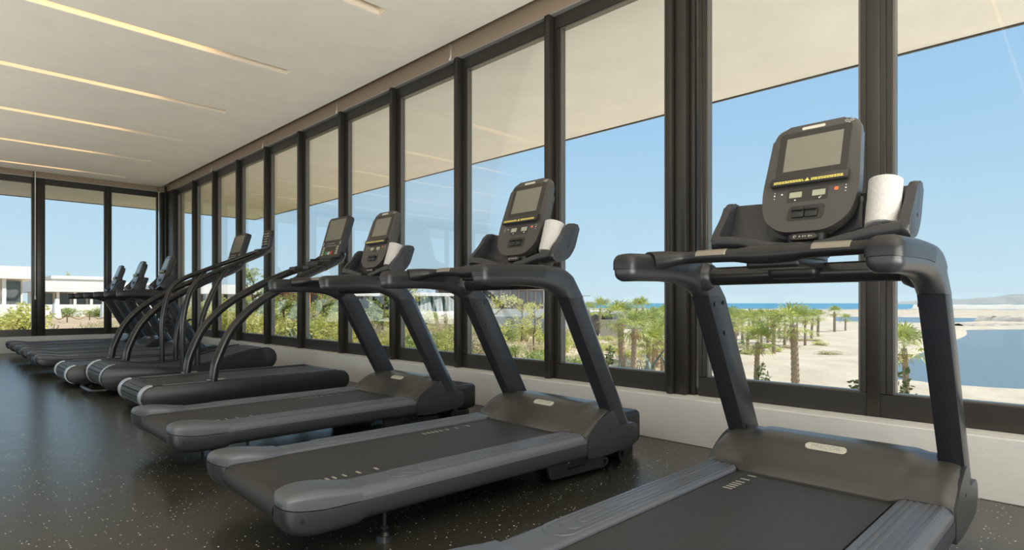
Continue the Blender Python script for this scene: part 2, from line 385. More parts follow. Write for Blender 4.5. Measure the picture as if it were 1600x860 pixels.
# blind pocket boards above the heads, one per two panes, with pale joint clips
def band(lo, hi): 
    bm = NB(); box(bm, lo, hi, .004, 1); obj('trim_%d' % tn[0], bm, M_blind, smooth=0, kind=ST); tn[0] += 1
js = [YF - .2] + [y + .10 for y in posts[2::2]] + [YR + .01]
for a, b in zip(js[1:], js):
    band((XF - .045, a + .012, HEAD + .012), (XF - .005, b - .012, 3.60))
js_b = [XF - .2, 1.41, -.75, -2.95, -5.15, XL + .01]
for a, b in zip(js_b[1:], js_b): band((a + .012, YF - .045, HEAD + .012), (b - .012, YF - .005, 3.60))
bm = NB(); box(bm, (XF - .045, YR + .01, HEAD), (XF + .02, YF, HEAD + .011)); box(bm, (XL + .01, YF - .045, HEAD), (XF, YF + .02, HEAD + .011))
obj('trim_%d' % tn[0], bm, M_lip, smooth=0, kind=ST); tn[0] += 1
for y in js[1:-1]:
    bm = NB(); tube(bm, spline([(XF - .02, y, 3.60), (XF - .03, y, 3.44), (XF - .035, y, 3.38), (XF - .04, y + .02, 3.345)], 4), .010, 8)
    obj('trim_%d' % tn[0], bm, M_white, kind=ST); tn[0] += 1
bm = NB(); box(bm, (XW, YR, CE + .161), (XF + .2, YF + .2, CE + .20)); box(bm, (XL, YB, CE + .161), (XW, YF + .2, CE + .20)); box(bm, (XW - .002, YR, CE), (XW, YB, CE + .16)); box(bm, (XF - .004, YR, HEAD + .012), (XF + .02, YF, CE + .16)); box(bm, (XL, YF - .004, HEAD + .012), (XF, YF + .02, CE + .16))
obj('trim_%d' % tn[0], bm, M_blind, smooth=0, kind=ST); tn[0] += 1
# white blind wand on the back window
bm = NB(); cyl(bm, (1.43, YF - .07, 1.02), (1.43, YF - .07, 3.50), .008, 8); cyl(bm, (1.43, YF - .07, 1.00), (1.43, YF - .07, 1.07), .013, 8)
tagp(obj('blind_wand', bm, M_white), 'thin white pole hanging before the wide frame of the back window', 'blind wand')
# concrete column outside the corner
bm = NB(); box(bm, (3.80, 14.72, -.5), (4.14, 15.06, 3.45), .01, 1)
tagp(obj('concrete_column', bm, M_conc), 'tan concrete column outside the glass at the far room corner', 'column')
# ceiling slots
rows = {0: 'nearest the camera, cut off by the top edge', 1: 'second from the camera, ending left of the tall windows', 2: 'third from the camera', 3: 'fourth from the camera', 4: 'fifth from the camera', 5: 'farthest, just in front of the back windows'}
for k, y in enumerate(SLOTS):
    t = empty('ceiling_light', (SX1, y, CE), 0, 'long warm recessed ceiling light slot, ' + (rows[k - 4] if k >= 4 else 'behind the camera'), 'ceiling light', 'recessed light slots in the ceiling')
    L = SX1 - SX0; bm = NB()
    box(bm, (-L + .002, -SW + .001, .002), (-.002, -SW + .008, .14)); box(bm, (-L + .002, SW - .008, .002), (-.002, SW - .001, .14))
    box(bm, (-L + .002, -SW + .001, .14), (-.002, SW - .001, .15)); box(bm, (-.01, -SW + .008, .002), (-.002, SW - .008, .14)); box(bm, (-L + .002, -SW + .008, .002), (-L + .01, SW - .008, .14))
    obj('housing', bm, M_slot, t, smooth=0)
    bm = NB(); box(bm, (-L + .1, -.012, .127), (-.75, .012, .139)); obj('led_strip', bm, M_led, t, smooth=0)
# ------------------------------------------------------------------ treadmill with shield console
def text_mesh(s, size):
    c = bpy.data.curves.new('t', 'FONT'); c.body = s; c.size = size; c.align_x = 'CENTER'; c.align_y = 'CENTER'; c.extrude = .0004
    o = bpy.data.objects.new('t', c); me = bpy.data.meshes.new_from_object(o); bpy.data.objects.remove(o)
    return me
def add_text(bm, s, size, fmap, mi=0):
    me = text_mesh(s, size); n0 = len(bm.verts); f0 = len(bm.faces); bm.from_mesh(me); bm.verts.ensure_lookup_table(); bm.faces.ensure_lookup_table()
    for v in bm.verts[n0:]: v.co = Vector(fmap(*v.co))
    for f in bm.faces[f0:]: f.material_index = mi
    bpy.data.meshes.remove(me)
def lerp(tab, x):
    if x <= tab[0][0]: return tab[0][1]
    for (a, p), (b, q) in zip(tab, tab[1:]):
        if x <= b: return p + (q - p) * (x - a) / (b - a)
    return tab[-1][1]
def make_treadmill():
    T = empty('treadmill')
    # belt
    bm = NB(); r = .052; zc = .175; path = []
    for k in range(13):
        a = math.radians(270 - 180 * k / 12); path.append((.125 + r * math.cos(a), zc + r * math.sin(a)))
    path += [(.4, zc + r), (.9, zc + r), (1.4, zc + r), (1.75, zc + r)]
    inner = [(1.75, zc + r - .004), (.125, zc + r - .02), (.09, zc), (.125, zc - r + .02)]
    rings = [[(u, v, z) for (u, z) in path + inner] for v in (-.278, .278)]
    loft(bm, rings)
    belt = obj('running_belt', bm, M_belt, T, smooth=30)
    zt = zc + r + .0006
    for s, u0 in ((-1, .235), (1, 1.06)):
        u = u0
        for k, g in enumerate((.018, .018, .018, .022, .036, .055, .075, 0)):
            bm = NB(); box(bm, (u, s * .205 - .018, zt - .0005), (u + .011, s * .205 + .018, zt)); u += g + .008
            obj('belt_marking', bm, M_mark, belt, smooth=0)
    for s in (1, -1):
        f = lambda u, v, z: (u, s * v, z)
        # foot rail
        def sec(u, top, vi, vo, zb):
            P = roundpoly([(vi, zb, 0), (vi, top - .004, .006), (vi + .012, top, .004), (vo - .02, top, .012), (vo, top - .022, .012), (vo, zb, 0)], .006, 3)
            return [f(u, a, b) for a, b in P]
        bm = NB(); loft(bm, [sec(u, .240, .288, .443, .193) for u in (.34, .8, 1.2, 1.64)])
        rail = obj('foot_rail', bm, M_rail, T)
        bm = NB()
        for k, (dv, u0) in enumerate(((.052, .50), (.034, .57), (.016, .64))):
            cy = .362; pts = [(1.63, cy + dv, .2405), (u0 + dv, cy + dv, .2405)]
            pts += [(u0 + dv - dv * math.sin(math.radians(a)), cy + dv * math.cos(math.radians(a)), .2405) for a in range(15, 180, 15)]
            pts += [(u0 + dv, cy - dv, .2405), (1.63, cy - dv, .2405)]
            fr_ = frames(pts); rg = []
            for p, sd_, up_ in fr_:
                rg.append([tuple(f(*(p + sd_ * x + Vector((0, 0, z)))) for x, z in ((-.0062, -.0008), (-.0048, .0022), (.0048, .0022), (.0062, -.0008))) [j] for j in range(4)])
            loft(bm, rg)
        obj('tread_ridge', bm, M_rail, rail)
        # rear cap, swelling over the rail end, its inner corner well rounded in plan
        SEAM = lambda u: lerp([(.05, .226), (.08, .216), (.13, .205), (.20, .196), (.34, .193)], u)
        VI = lambda u: lerp([(.05, .362), (.056, .335), (.07, .312), (.09, .294), (.12, .280), (.16, .274), (.22, .267), (.29, .272), (.345, .286)], u)
        VO = lambda u: lerp([(.05, .425), (.056, .434), (.07, .441), (.10, .446)], u)
        bm = NB(); rings = []
        for u in (.05, .053, .06, .07, .085, .10, .12, .145, .17, .20, .24, .29, .345):
            top = lerp([(.05, .238), (.053, .248), (.06, .258), (.07, .264), (.09, .269), (.15, .271), (.22, .264), (.29, .250), (.345, .2435)], u)
            vi, vo, zb = VI(u), VO(u), SEAM(u) + .002
            h = top - zb
            rings.append([f(u, a, b) for a, b in roundpoly([(vi, zb, .001), (vi, top, min(.025, h * .8)), (vo, top, min(.030, h * .8)), (vo, zb, .001)], .01, 5)])
        loft(bm, rings); obj('rear_cap', bm, M_rail, T)
        # side body under the rail
        bm = NB(); rings = []
        for u, zb in ((.049, .190), (.052, .172), (.058, .158), (.07, .140), (.09, .126), (.12, .115), (.16, .108), (.20, .105), (.26, .104), (.34, .107), (.36, .118), (1.0, .118), (1.64, .112)):
            vi, vo, top = max(.300, VI(u)), VO(u) + .001, SEAM(u) - .001
            q = min(.022, (top - zb) * .5)
            rings.append([f(u, a, b) for a, b in roundpoly([(vi, top, .001), (vo, top, .001), (vo, zb + q, q), (vo - min(.020, (vo - vi) * .3), zb, q), (vi, zb, .005)], .02, 4)])
        loft(bm, rings)
        sb = obj('side_body', bm, M_body, T)
        bm = NB(); cyl(bm, f(.115, .4465, .175), f(.115, .4475, .175), .008, 10); obj('bolt', bm, M_dark, sb)
        # shoe at the foot of the upright
        P = roundpoly([(1.645, .193), (1.66, .240, .02), (1.73, .297, .05), (1.81, .330, .04), (1.865, .342, .01), (1.918, .252, .012), (2.075, .248, .02), (2.098, .20, .03), (2.095, .150, .03), (2.05, .122, .04), (1.80, .104, .04), (1.645, .112, .01)], .01, 4)
        bm = NB(); prism(bm, P, s * .400, s * .449, UZ, .006, 2)
        sh = obj('base_shoe', bm, M_body, T); 
        bm = NB(); cyl(bm, f(1.83, .449, .24), f(1.83, .4505, .24), .006, 8); obj('bolt', bm, M_dark, sh)
        # upright, leaning back towards the user
        bm = NB(); rings = []
        for z in (.245, .45, .70, .958):
            ur = 1.872 - .56 * (z - .287)
            P = roundpoly([(0, .365, .004), (.155, .365, .004), (.155, .410, .004), (.105, .443, .004), (0, .443, .004)], .004, 2)
            rings.append([f(ur + a, b, z) for a, b in P])
        loft(bm, rings); up = obj('upright', bm, M_upr, T, smooth=25)
        for (u, z) in ((.035, .925), (.118, .932), (.055, .80), (.03, .36)):
            uu = 1.872 - .56 * (z - .287) + u
            bm = NB(); cyl(bm, f(uu, .3655, z), f(uu, .3585, z), .0085, 10); obj('bolt', bm, M_dark, up)
        # handrail: sweeps from the grip down into the upright
        ctr = spline([(.955, 1.056), (1.05, 1.060), (1.22, 1.064), (1.36, 1.060), (1.45, 1.044), (1.510, 1.015), (1.5735, .9585)], 4)
        hh = lerp; n = len(ctr); rings = []
        rings0 = [(.927, 1.054, .45), (.931, 1.0545, .72), (.940, 1.055, .9)]
        def ring(u, z, du, dz, h, wv, sc=1):
            L = math.hypot(du, dz); nx, nz = -dz / L, du / L
            return [f(u + nx * b * sc, .402 + a * sc, z + nz * b * sc) for a, b in rrect(wv, h, min(.032, h * .32), 4) + [(wv / 2, -h * .15), (wv / 2, h * .16)]]
        for (u, z, sc) in rings0: rings.append(ring(u, z, 1, 0, .096, .088, sc))
        for i, p in enumerate(ctr):
            a = ctr[max(i - 1, 0)]; b = ctr[min(i + 1, n - 1)]
            du, dz = b[0] - a[0], b[1] - a[1]
            if i == n - 1: du, dz = .5, -.86
            h = lerp([(.9, .096), (1.2, .100), (1.35, .112), (1.45, .135), (1.53, .140), (1.56, .137)], p[0])
            rings.append(ring(p[0], p[1], du, dz, h, lerp([(1.3, .088), (1.5, .082)], p[0])))
        # last ring is the upright's own horizontal section
        ur = 1.872 - .56 * (.9585 - .287); last = rings[-1]
        base = [f(ur + .0775 + b * .155 / .137, min(.404 + a * .96, .4435 - max(0, .0775 + b * .155 / .137 - .105) * .64), .9585) for a, b in rrect(.082, .137, .006, 4) + [(.041, -.02), (.041, .0243)]]
        rings = rings[:-4] + [[tuple((Vector(p) * .45 + Vector(q) * .55)) for p, q in zip(rings[-5], base)], base]
        bm = NB(); loft(bm, rings); hr = obj('handrail', bm, M_body, T, smooth=50)
        # soft grip pad on top
        bm = NB(); rings = []
        for u, sc in ((.924, .5), (.928, .76), (.937, .93), (.960, 1), (1.05, 1), (1.2, 1), (1.30, 1), (1.33, 1)):
            zc2 = lerp([(.9, 1.056), (1.05, 1.060), (1.22, 1.064), (1.36, 1.058)], u)
            h = lerp([(.9, .101), (1.2, .106), (1.35, .114)], u)
            pts = [(a, b) for a, b in rrect(.094, h, .033, 6) if b >= -.006]
            pts = sorted(pts, key=lambda q: -math.atan2(q[1] + .02, q[0])); pts = [(.047, -.008)] + pts[::-1] + [(-.047, -.008)]
            rings.append([f(u - (.02 if (u > 1.32) and b < .02 else 0), .402 + a * sc, zc2 + (b + .0) * sc) for a, b in pts])
        loft(bm, rings); obj('grip_pad', bm, M_dark, hr, smooth=50)
        # adjustable foot and front wheel
        bm = NB(); cyl(bm, f(.466, .395, 0), f(.466, .395, .022), .036, 18, .030); cyl(bm, f(.466, .395, .022), f(.466, .395, .034), .022, 14, .012); cyl(bm, f(.466, .395, .03), f(.466, .395, .135), .008, 10)
        cyl(bm, f(.466, .395, .048), f(.466, .395, .058), .018, 6)
        obj('levelling_foot', bm, M_dark, T)
        bm = NB(); cyl(bm, f(2.09, .30, .045), f(2.09, .345, .045), .045, 20); cyl(bm, f(2.09, .29, .045), f(2.09, .355, .045), .012, 10); box(bm, f(2.02, .286, .03), f(2.15, .298, .16), .004, 1)
        obj('transport_wheel', bm, M_dark, T)
        bm = NB(); P = [(1.40, .115), (1.43, .030), (1.86, .018), (1.90, .03), (1.90, .062), (1.87, .075), (1.50, .10)]
        prism(bm, roundpoly(P, .015, 3), s * .365, s * .385, UZ, .004, 2)
        la = obj('lift_arm', bm, M_body, T)
        bm = NB(); cyl(bm, f(1.875, .386, .046), f(1.875, .392, .046), .014, 12); obj('bolt', bm, M_dark, la)
    # under-deck frame
    bm = NB(); box(bm, (.35, -.30, .135), (2.0, .30, .165), .005, 1); box(bm, (1.55, -.395, .06), (1.70, .395, .12), .01, 1); box(bm, (1.80, -.37, .03), (1.86, .37, .06), .008, 1)
    for s in (-1, 1): box(bm, (.42, s * .40 - .03, .124), (.52, s * .40 + .03, .140), .003, 1)
    obj('deck_frame', bm, M_dark, T)
    # hood
    def zhood(u, v):
        a = abs(v)
        zc_ = lerp([(1.575, .236), (1.60, .243), (1.65, .262), (1.70, .290), (1.75, .323), (1.80, .350), (1.85, .364), (1.92, .366), (2.0, .350), (2.06, .315), (2.10, .25)], u)
        zw = lerp([(1.575, .243), (1.62, .248), (1.65, .270), (1.70, .302), (1.76, .330), (1.82, .346), (1.90, .356), (1.98, .345), (2.05, .305), (2.10, .24)], u)
        t = min(1, max(0, (a - .27) / .05)); t = t * t * (3 - 2 * t)
        z = zc_ * (1 - t) + zw * t
        if a > .40: z -= (a - .40) ** 2 * 9
        return z
    bm = NB(); us = [1.575 + (2.10 - 1.575) * i / 36 for i in range(37)]; vs = sorted([-.442 + .884 * j / 56 for j in range(57)] + [q * x for q in (-1, 1) for x in (.3635, .3645)])
    rings = []
    for v in vs:
        a = abs(v); off = lerp([(.27, 0), (.30, .03), (.44, .05)], a)
        row = []
        for u in us:
            uu = u + off * (1 - (u - 1.575) / .525)
            row.append((uu, v, zhood(u + off * (1 - (u - 1.575) / .525) * .55, v)))
        zr = .15; um = 2.10
        if a > .364:
            um = 1.885
            row = [p for p in row if p[0] < 1.87]; row += [(1.87 + .012 * k / max(1, 38 - len(row)), v, row[-1][2] - .0 ) for k in range(37 - len(row))]
        row = [(row[0][0] + .012, v, zr)] + [(row[0][0] + .002, v, row[0][2] - .008)] + row + [(um, v, zr)]
        rings.append(row)
    loft(bm, rings, cap=True); hood = obj('motor_hood', bm, M_hood, T, smooth=60)
    def hm(a, b, c):        # badge frame: a to the user's right, b up the slope
        u0 = 1.775 + b * .93; return (u0, -a, zhood(u0, 0) + .001 + c)
    bm = NB(); prism(bm, rrect(.155, .036, .0179, 8), 0, .003, hm, 0); obj('badge', bm, M_badge, hood, smooth=30)
    bm = NB(); add_text(bm, 'PRECOR', .030, lambda a, b, c: hm(a, b, .0034 + c)); obj('badge_lettering', bm, M_lip, hood, smooth=0)
    # cover of the lift motor in front
    bm = NB(); box(bm, (2.105, -.285, .06), (2.37, .285, .262), .035, 4); obj('front_cover', bm, M_dark, T)
    bm = NB(); box(bm, (2.11, -.27, 0), (2.30, .27, .0585), .01, 2); obj('front_foot', bm, M_dark, T)
    # crossbar between the uprights
    bm = NB(); cyl(bm, (1.475, -.345, 1.040), (1.475, .345, 1.040), .037, 24); cb = obj('crossbar', bm, M_blk, T)
    for s in (-1, 1):
        bm = NB(); tube(bm, [(1.475, s * v, 1.04) for v in (.375, .358, .345, .335, .330)], [.064, .060, .053, .048, .040], 24); obj('collar', bm, M_body, cb)
    bm = NB()
    pts = [(1.08, .385, 1.082), (1.13, .365, 1.090), (1.175, .335, 1.098), (1.20, .29, 1.100), (1.205, .15, 1.100), (1.21, .09, 1.098), (1.215, 0, 1.096)]
    pts = pts + [(a, -b, c) for a, b, c in pts[-2::-1]]
    sp = spline(pts, 4); rad = [lerp([(0, .031), (.07, .030), (.11, .024), (.29, .0225), (.33, .026), (.36, .034), (.39, .040)], abs(p[1])) for p in sp]
    tube(bm, sp, rad, 18); hb = obj('heart_rate_bar', bm, M_dark, T, smooth=60)
    for s in (-1, 1):
        bm = NB(); rings = []
        for q in (-.058, -.055, .055, .058):
            rr_ = .0255 if abs(q) < .057 else .023
            rings.append([(1.2045 + rr_ * math.cos(math.radians(a)), s * .20 + q, 1.100 + rr_ * math.sin(math.radians(a))) for a in range(20, 175, 14)])
        loft(bm, rings, cap=False, closed=False); obj('sensor_plate', bm, M_sensor, hb)
    bm = NB(); box(bm, (1.22, -.095, 1.050), (1.50, .085, 1.090), .012, 3); box(bm, (1.40, -.085, 1.02), (1.55, .085, 1.13), .02, 3)
    box(bm, (1.24, -.10, 1.105), (1.52, .10, 1.135), .012, 3)
    mt = obj('console_mount', bm, M_dark, T)
    # accessory trays
    for s in (1, -1):
        bm = NB(); P = [(1.482, 1.198, .006), (1.474, 1.172, .02), (1.51, 1.146, .03), (1.585, 1.146, .04), (1.640, 1.205, .05), (1.690, 1.345, .008), (1.662, 1.352, .008), (1.612, 1.225, .03), (1.585, 1.190, .03), (1.52, 1.186, .02), (1.492, 1.206, .006)]
        P2 = roundpoly(P, .01, 4); rings = []
        for v, k in ((.05, -.044), (.10, -.038), (.16, -.024), (.23, -.008), (.30, .0), (.325, .002)):
            rings.append([(a, s * v, b + (k if b < 1.30 else k * .3)) for a, b in P2])
        loft(bm, rings)
        E = roundpoly([(1.472, 1.172, .02), (1.51, 1.144, .03), (1.60, 1.160, .04), (1.655, 1.22, .05), (1.702, 1.352, .02), (1.615, 1.362, .03), (1.565, 1.285, .05), (1.50, 1.222, .03)], .01, 5)
        prism(bm, E, s * .316, s * .348, UZ, .012, 3)
        prism(bm, roundpoly([(1.60, 1.13), (1.68, 1.13), (1.72, 1.335), (1.635, 1.335)], .03, 4), s * .04, s * .175, UZ, .02, 3)
        tr = obj('accessory_tray', bm, M_body, T, smooth=50)
        bm = NB(); cyl(bm, (1.60, s * .3482, 1.235), (1.60, s * .3495, 1.235), .006, 8); obj('bolt', bm, M_dark, tr)
        bm = NB(); cyl(bm, (1.54, s * .25, 1.150), (1.48, s * .25, 1.141), .007, 8); obj('bolt', bm, M_dark, tr)
    # console body
    A = math.radians(19); O = Vector((1.545, 0, 1.195)); B = Vector((math.sin(A), 0, math.cos(A))); N = Vector((-math.cos(A), 0, math.sin(A)))
    def cm(a, b, c): return tuple(O + Vector((0, -1, 0)) * a + B * b + N * c)
    out = [(-.158, .470, .06), (.158, .470, .06), (.170, .27, .10), (.176, .16, .10), (.155, .055, .08), (.085, .0, .07), (-.085, .0, .07), (-.155, .055, .08), (-.176, .16, .10), (-.170, .27, .10)]
    bm = NB(); prism(bm, roundpoly(out, .03, 5), -.022, .022, cm, .014, 4)
    sm = [(a * .84, .235 + (b - .235) * .86) for a, b in roundpoly(out, .03, 5)]
    t_ = NB(); prism(t_, sm, -.060, -.020, cm, .025, 4); merge(bm, t_)
    con = obj('console', bm, M_hood, T, smooth=50)
    bm = NB(); prism(bm, rrect(.21, .24, .07, 6), -.085, -.050, lambda a, b, c: cm(a, b + .12, c), .015, 3); box(bm, (1.545, -.07, 1.10), (1.64, .07, 1.21), .02, 3)
    obj('console_neck', bm, M_body, con, smooth=60)
    bm = NB(); prism(bm, rrect(.262, .235, .012, 4), .0, .004, lambda a, b, c: cm(a, b + .322, .0212 + c), .001, 1); 
    bz = obj('bezel', bm, M_bezel, con)
    bm = NB(); prism(bm, rrect(.208, .150, .002, 2), 0, .0012, lambda a, b, c: cm(a, b + .338, .0255 + c)); obj('screen', bm, M_screen, con, smooth=0)
    bm = NB(); prism(bm, rrect(.086, .013, .006, 5), 0, .002, lambda a, b, c: cm(a - .010, b + .4525, .0205 + c)); obj('console_badge', bm, M_badge, con)
    bm = NB()
    for dx, fl in ((0, 1), (0, -1)):
        pts = [(.118 + fl * .002, .456), (.118 + fl * .010, .461), (.118 + fl * .016, .456), (.118 + fl * .010, .450), (.118 + fl * .004, .453), (.118, .447), (.118 + fl * .006, .443)]
        tube(bm, [cm(a, b - .004, .0222) for a, b in pts], .0007, 5)
    obj('flourish_mark', bm, M_white, con)
    # reading ledge
    bm = NB(); P = [(.0, 0), (.020, -.003), (.024, .004), (.020, .034), (.010, .040), (0, .042)]
    prism(bm, roundpoly(P, .003, 2), -.140, .140, lambda a, b, c: cm(c, b + .196, .022 + a), .003, 1)
    lg = obj('reading_ledge', bm, M_bezel, con)
    bm = NB(); box_ = []
    rnd = random.Random(3)
    for row in range(2):
        for side in (-1, 1):
            x = .014 if side > 0 else -.125
            while x < (.125 if side > 0 else -.016):
                wd = rnd.uniform(.004, .013); b0 = .2205 + row * .0065
                prism(bm, [(x, 0), (x + wd * .8, 0), (x + wd * .8, .0042), (x, .0042)], 0, .0006, lambda a, b, c: cm(a, b + b0 - .0200, .0462 - row * .0012 + c)); x += wd
    prism(bm, [(-.009, 0), (.009, 0), (0, .016)], 0, .0006, lambda a, b, c: cm(a, b + .2000, .0458 - b * .13 + c))
    obj('warning_print', bm, M_yel, con, smooth=0)
    bm = NB(); prism(bm, roundpoly([(-.075, .127), (.072, .127), (.072, .178), (-.075, .178)], .004, 2), .0215, .0228, cm); obj('display_panel', bm, M_bezel, con, smooth=0)
    for a in (-.044, .040):
        bm = NB(); prism(bm, rrect(.046, .024, .002, 2), 0, .0008, lambda x, y, c: cm(a + x, .157 + y, .0229 + c)); obj('lcd_window', bm, M_lcd, con, smooth=0)
    bm = NB()
    for a, b, r_ in ((-.044, .135, .0030), (.044, .135, .0030), (.049, .139, .0018), (-.125, .175, .0018), (-.125, .150, .0018), (-.125, .163, .003), (-.097, .166, .0034), (.132, .175, .002), (.132, .150, .002), (.132, .163, .003)):
        prism(bm, [(a + r_ * math.cos(q * PI / 3), b + r_ * math.sin(q * PI / 3)) for q in range(6)], .0215, .0232, cm)
    obj('key_print', bm, M_white, con, smooth=0)
    bm = NB(); prism(bm, rrect(.014, .014, .003, 2), 0, .001, lambda a, b, c: cm(.100 + a, .165 + b, .0222 + c)); obj('pause_key', bm, M_org, con, smooth=0)
    bm = NB(); prism(bm, roundpoly([(-.068, .048), (.064, .048), (.068, .108), (-.060, .108)], .014, 4), .0215, .0245, cm, .001, 1); ps = obj('paddle_surround', bm, M_bezel, con)
    bm = NB()
    for a in (-.025, .023):
        prism(bm, roundpoly([(a - .023, .056), (a + .022, .056), (a + .022, .095), (a - .023, .095)], .006, 3), .0246, .032, cm, .003, 2)
        prism(bm, roundpoly([(a - .023, .083), (a + .022, .083), (a + .022, .094), (a - .023, .094)], .004, 3), .0325, .040, cm, .002, 2)
    obj('speed_paddle', bm, M_dark, con)
    bm = NB(); prism(bm, rrect(.10, .024, .011, 5), 0, .05, lambda a, b, c: cm(a, b - .018, -.035 + c), .004, 2); obj('headphone_port', bm, M_bezel, con)
    bm = NB()
    for a, r_ in ((-.030, .0045), (-.012, .002), (0, .002), (.008, .002), (.022, .003), (.030, .0015)):
        tube(bm, [cm(a + r_ * math.cos(q * PI / 5), -.018 + r_ * math.sin(q * PI / 5), .0155) for q in range(9)], .0008, 4)
    obj('port_print', bm, M_white, con)
    return T
T0 = make_treadmill()
TM = [  # x of rear end, y of centre line, turn, label
    (.810, .802, -.8, 'treadmill with ribbed foot rails nearest the camera, rear end out of frame'),
    (.812, 2.382, -2.0, 'second treadmill from the camera, complete in view, white towel on its right tray'),
    (.862, 3.93, 0, 'third treadmill from the camera, between the complete one and the slatted machines'),
    (.90, 9.93, 0, 'far treadmill right behind the slatted machines, nearest of the far three'),
    (.90, 11.52, 0, 'middle one of the three far treadmills before the back windows'),
    (.90, 13.10, 0, 'farthest treadmill, against the low wall under the back windows')]
for i, (x, y, a, lab) in enumerate(TM):
    o = T0 if i == 0 else copy_tree(T0)
    o.location = (x, y, 0); o.rotation_euler = (0, 0, math.radians(a))
    tagp(o, lab, 'treadmill', 'treadmills with shield shaped consoles')
    for c in o.children:      # every belt has stopped at another place
        if c.name.startswith('running_belt'): 
            for q in c.children: q.location.x = (.27, 0, .02, .1, .05, .15)[i]
# floor socket box under the front of the third treadmill
FB = empty('floor_socket_box', (2.82, 3.86, 0), math.radians(20), 'open silver floor socket box with black plugs below the third treadmill', 'socket box')
bm = NB(); box(bm, (-.16, -.13, 0), (.16, .13, .012), .003, 1); obj('frame', bm, M_silver, FB)
bm = NB(); box(bm, (-.13, -.10, .0121), (-.02, .10, .020), .003, 1); obj('lid', bm, M_badge, FB)
for k in range(3):
    bm = NB(); cyl(bm, (.03 + .04 * k, -.05 + .04 * k, .0121), (.03 + .04 * k, -.05 + .04 * k, .05), .016, 10); tube(bm, spline([(.03 + .04 * k, -.05 + .04 * k, .05), (.08 + .04 * k, -.04 + .05 * k, .07), (.20, -.02 + .05 * k, .03), (.26, -.06 * k, .008)], 4), .005, 6); obj('plug', bm, M_dark, FB)
# towels
def make_towel():
    bm = NB(); n = 150; h = .170; R = .055; rings = []
    turns = 4.2; rnd = random.Random(5)
    outer = []
    for k in range(n):
        t = k / (n - 1); a = t * turns * 2 * PI; r = .010 + (R - .010) * t
        outer.append((r * math.cos(a), r * math.sin(a), r))
    th = .0052
    for j in range(25):
        z = h * j / 24
        row = []
        for (x, y, r) in outer: row.append((x * (1 + th / r), y * (1 + th / r), z + .004 * math.sin(r * 90)))
        for (x, y, r) in outer[::-1]: row.append((x * (1 - th / r), y * (1 - th / r), z + .004 * math.sin(r * 90)))
        rings.append([(x + rnd.uniform(-.0006, .0006), y + rnd.uniform(-.0006, .0006), z_ + rnd.uniform(-.0006, .0006)) for x, y, z_ in row])
    loft(bm, rings, cap=False)
    vs = list(bm.verts); m = 2 * n
    for base in (0, 24 * m):
        bm.verts.ensure_lookup_table()
        for i in range(n - 1): bm.faces.new((bm.verts[base + i], bm.verts[base + i + 1], bm.verts[base + m - 2 - i], bm.verts[base + m - 1 - i]))
    return obj('rolled_towel', bm, M_towel, None, smooth=70)
tw = make_towel()
for i, (lab, ti) in enumerate((('white rolled towel on the right tray of the nearest treadmill', 0), ('white rolled towel on the right tray of the second treadmill', 1), ('white rolled towel on the right tray of the third treadmill', 2))):
    o = tw if i == 0 else copy_tree(tw)
    x, y, a, _ = TM[ti]; a = math.radians(a); lx, ly = 1.548, -.252
    o.location = (x + lx * math.cos(a) - ly * math.sin(a), y + lx * math.sin(a) + ly * math.cos(a), 1.205)
    o.rotation_euler = (0, math.radians(17), a + (0, 0, 0)[i]); tagp(o, lab, 'towel', 'rolled white towels on treadmill trays')
# ------------------------------------------------------------------ slat belt machines
def stadium_path(x0, x1, zt, zb, r, n=10):
    """closed loop (u,z) with even-ish spacing around two drums of radius r"""
    pts = []
    for k in range(n + 1):
        a = math.radians(270 - 180 * k / n); pts.append((x0 + r * math.cos(a), (zt + zb) / 2 + r * math.sin(a)))
    for k in range(n + 1):
        a = math.radians(90 - 180 * k / n); pts.append((x1 + r * math.cos(a), (zt + zb) / 2 + r * math.sin(a)))
    return pts
def resample(pts, step, closed=True):
    P = [Vector((*p, 0)) for p in pts]
    if closed: P.append(P[0])
    L = [0]
    for a, b in zip(P, P[1:]): L.append(L[-1] + (b - a).length)
    n = max(4, int(round(L[-1] / step))); out = []
    i = 0
    for k in range(n):
        s = L[-1] * k / n
        while L[i + 1] < s: i += 1
        t = (s - L[i]) / max(1e-9, L[i + 1] - L[i]); p = P[i].lerp(P[i + 1], t); d = (P[i + 1] - P[i]).normalized()
        out.append((p.x, p.y, d.x, d.y))
    return out
def slat_belt(T, loop, half):
    bm = NB()
    for (u, z, dx, dz) in resample(loop, .042):
        nx, nz = -dz, dx
        cs = [(-.0195, -.004), (.0195, -.004), (.0195, .004), (.016, .0065), (-.016, .0065), (-.0195, .004)]
        ring = [(u + a * dx + b * nx, z + a * dz + b * nz) for a, b in cs]
        loft(bm, [[(p, -half, q) for p, q in ring], [(p, half, q) for p, q in ring]])
    # flexible backing inside the slats
    inner = [(u - (-dz) * -.006 * -1, z) for (u, z, dx, dz) in resample(loop, .05)]
    rs = resample(loop, .05)
    o_ = [(u + dz * .005, z - dx * .005) for (u, z, dx, dz) in rs]; i_ = [(u + dz * .009, z - dx * .009) for (u, z, dx, dz) in rs]
    for v0, v1 in ((-half + .01, half - .01),):
        A_ = [bm.verts.new((p, v0, q)) for p, q in o_]; B_ = [bm.verts.new((p, v1, q)) for p, q in o_]
        for i in range(len(A_)): j = (i + 1) % len(A_); bm.faces.new((A_[i], A_[j], B_[j], B_[i]))
    return obj('slat_belt', bm, M_slat, T, smooth=30)
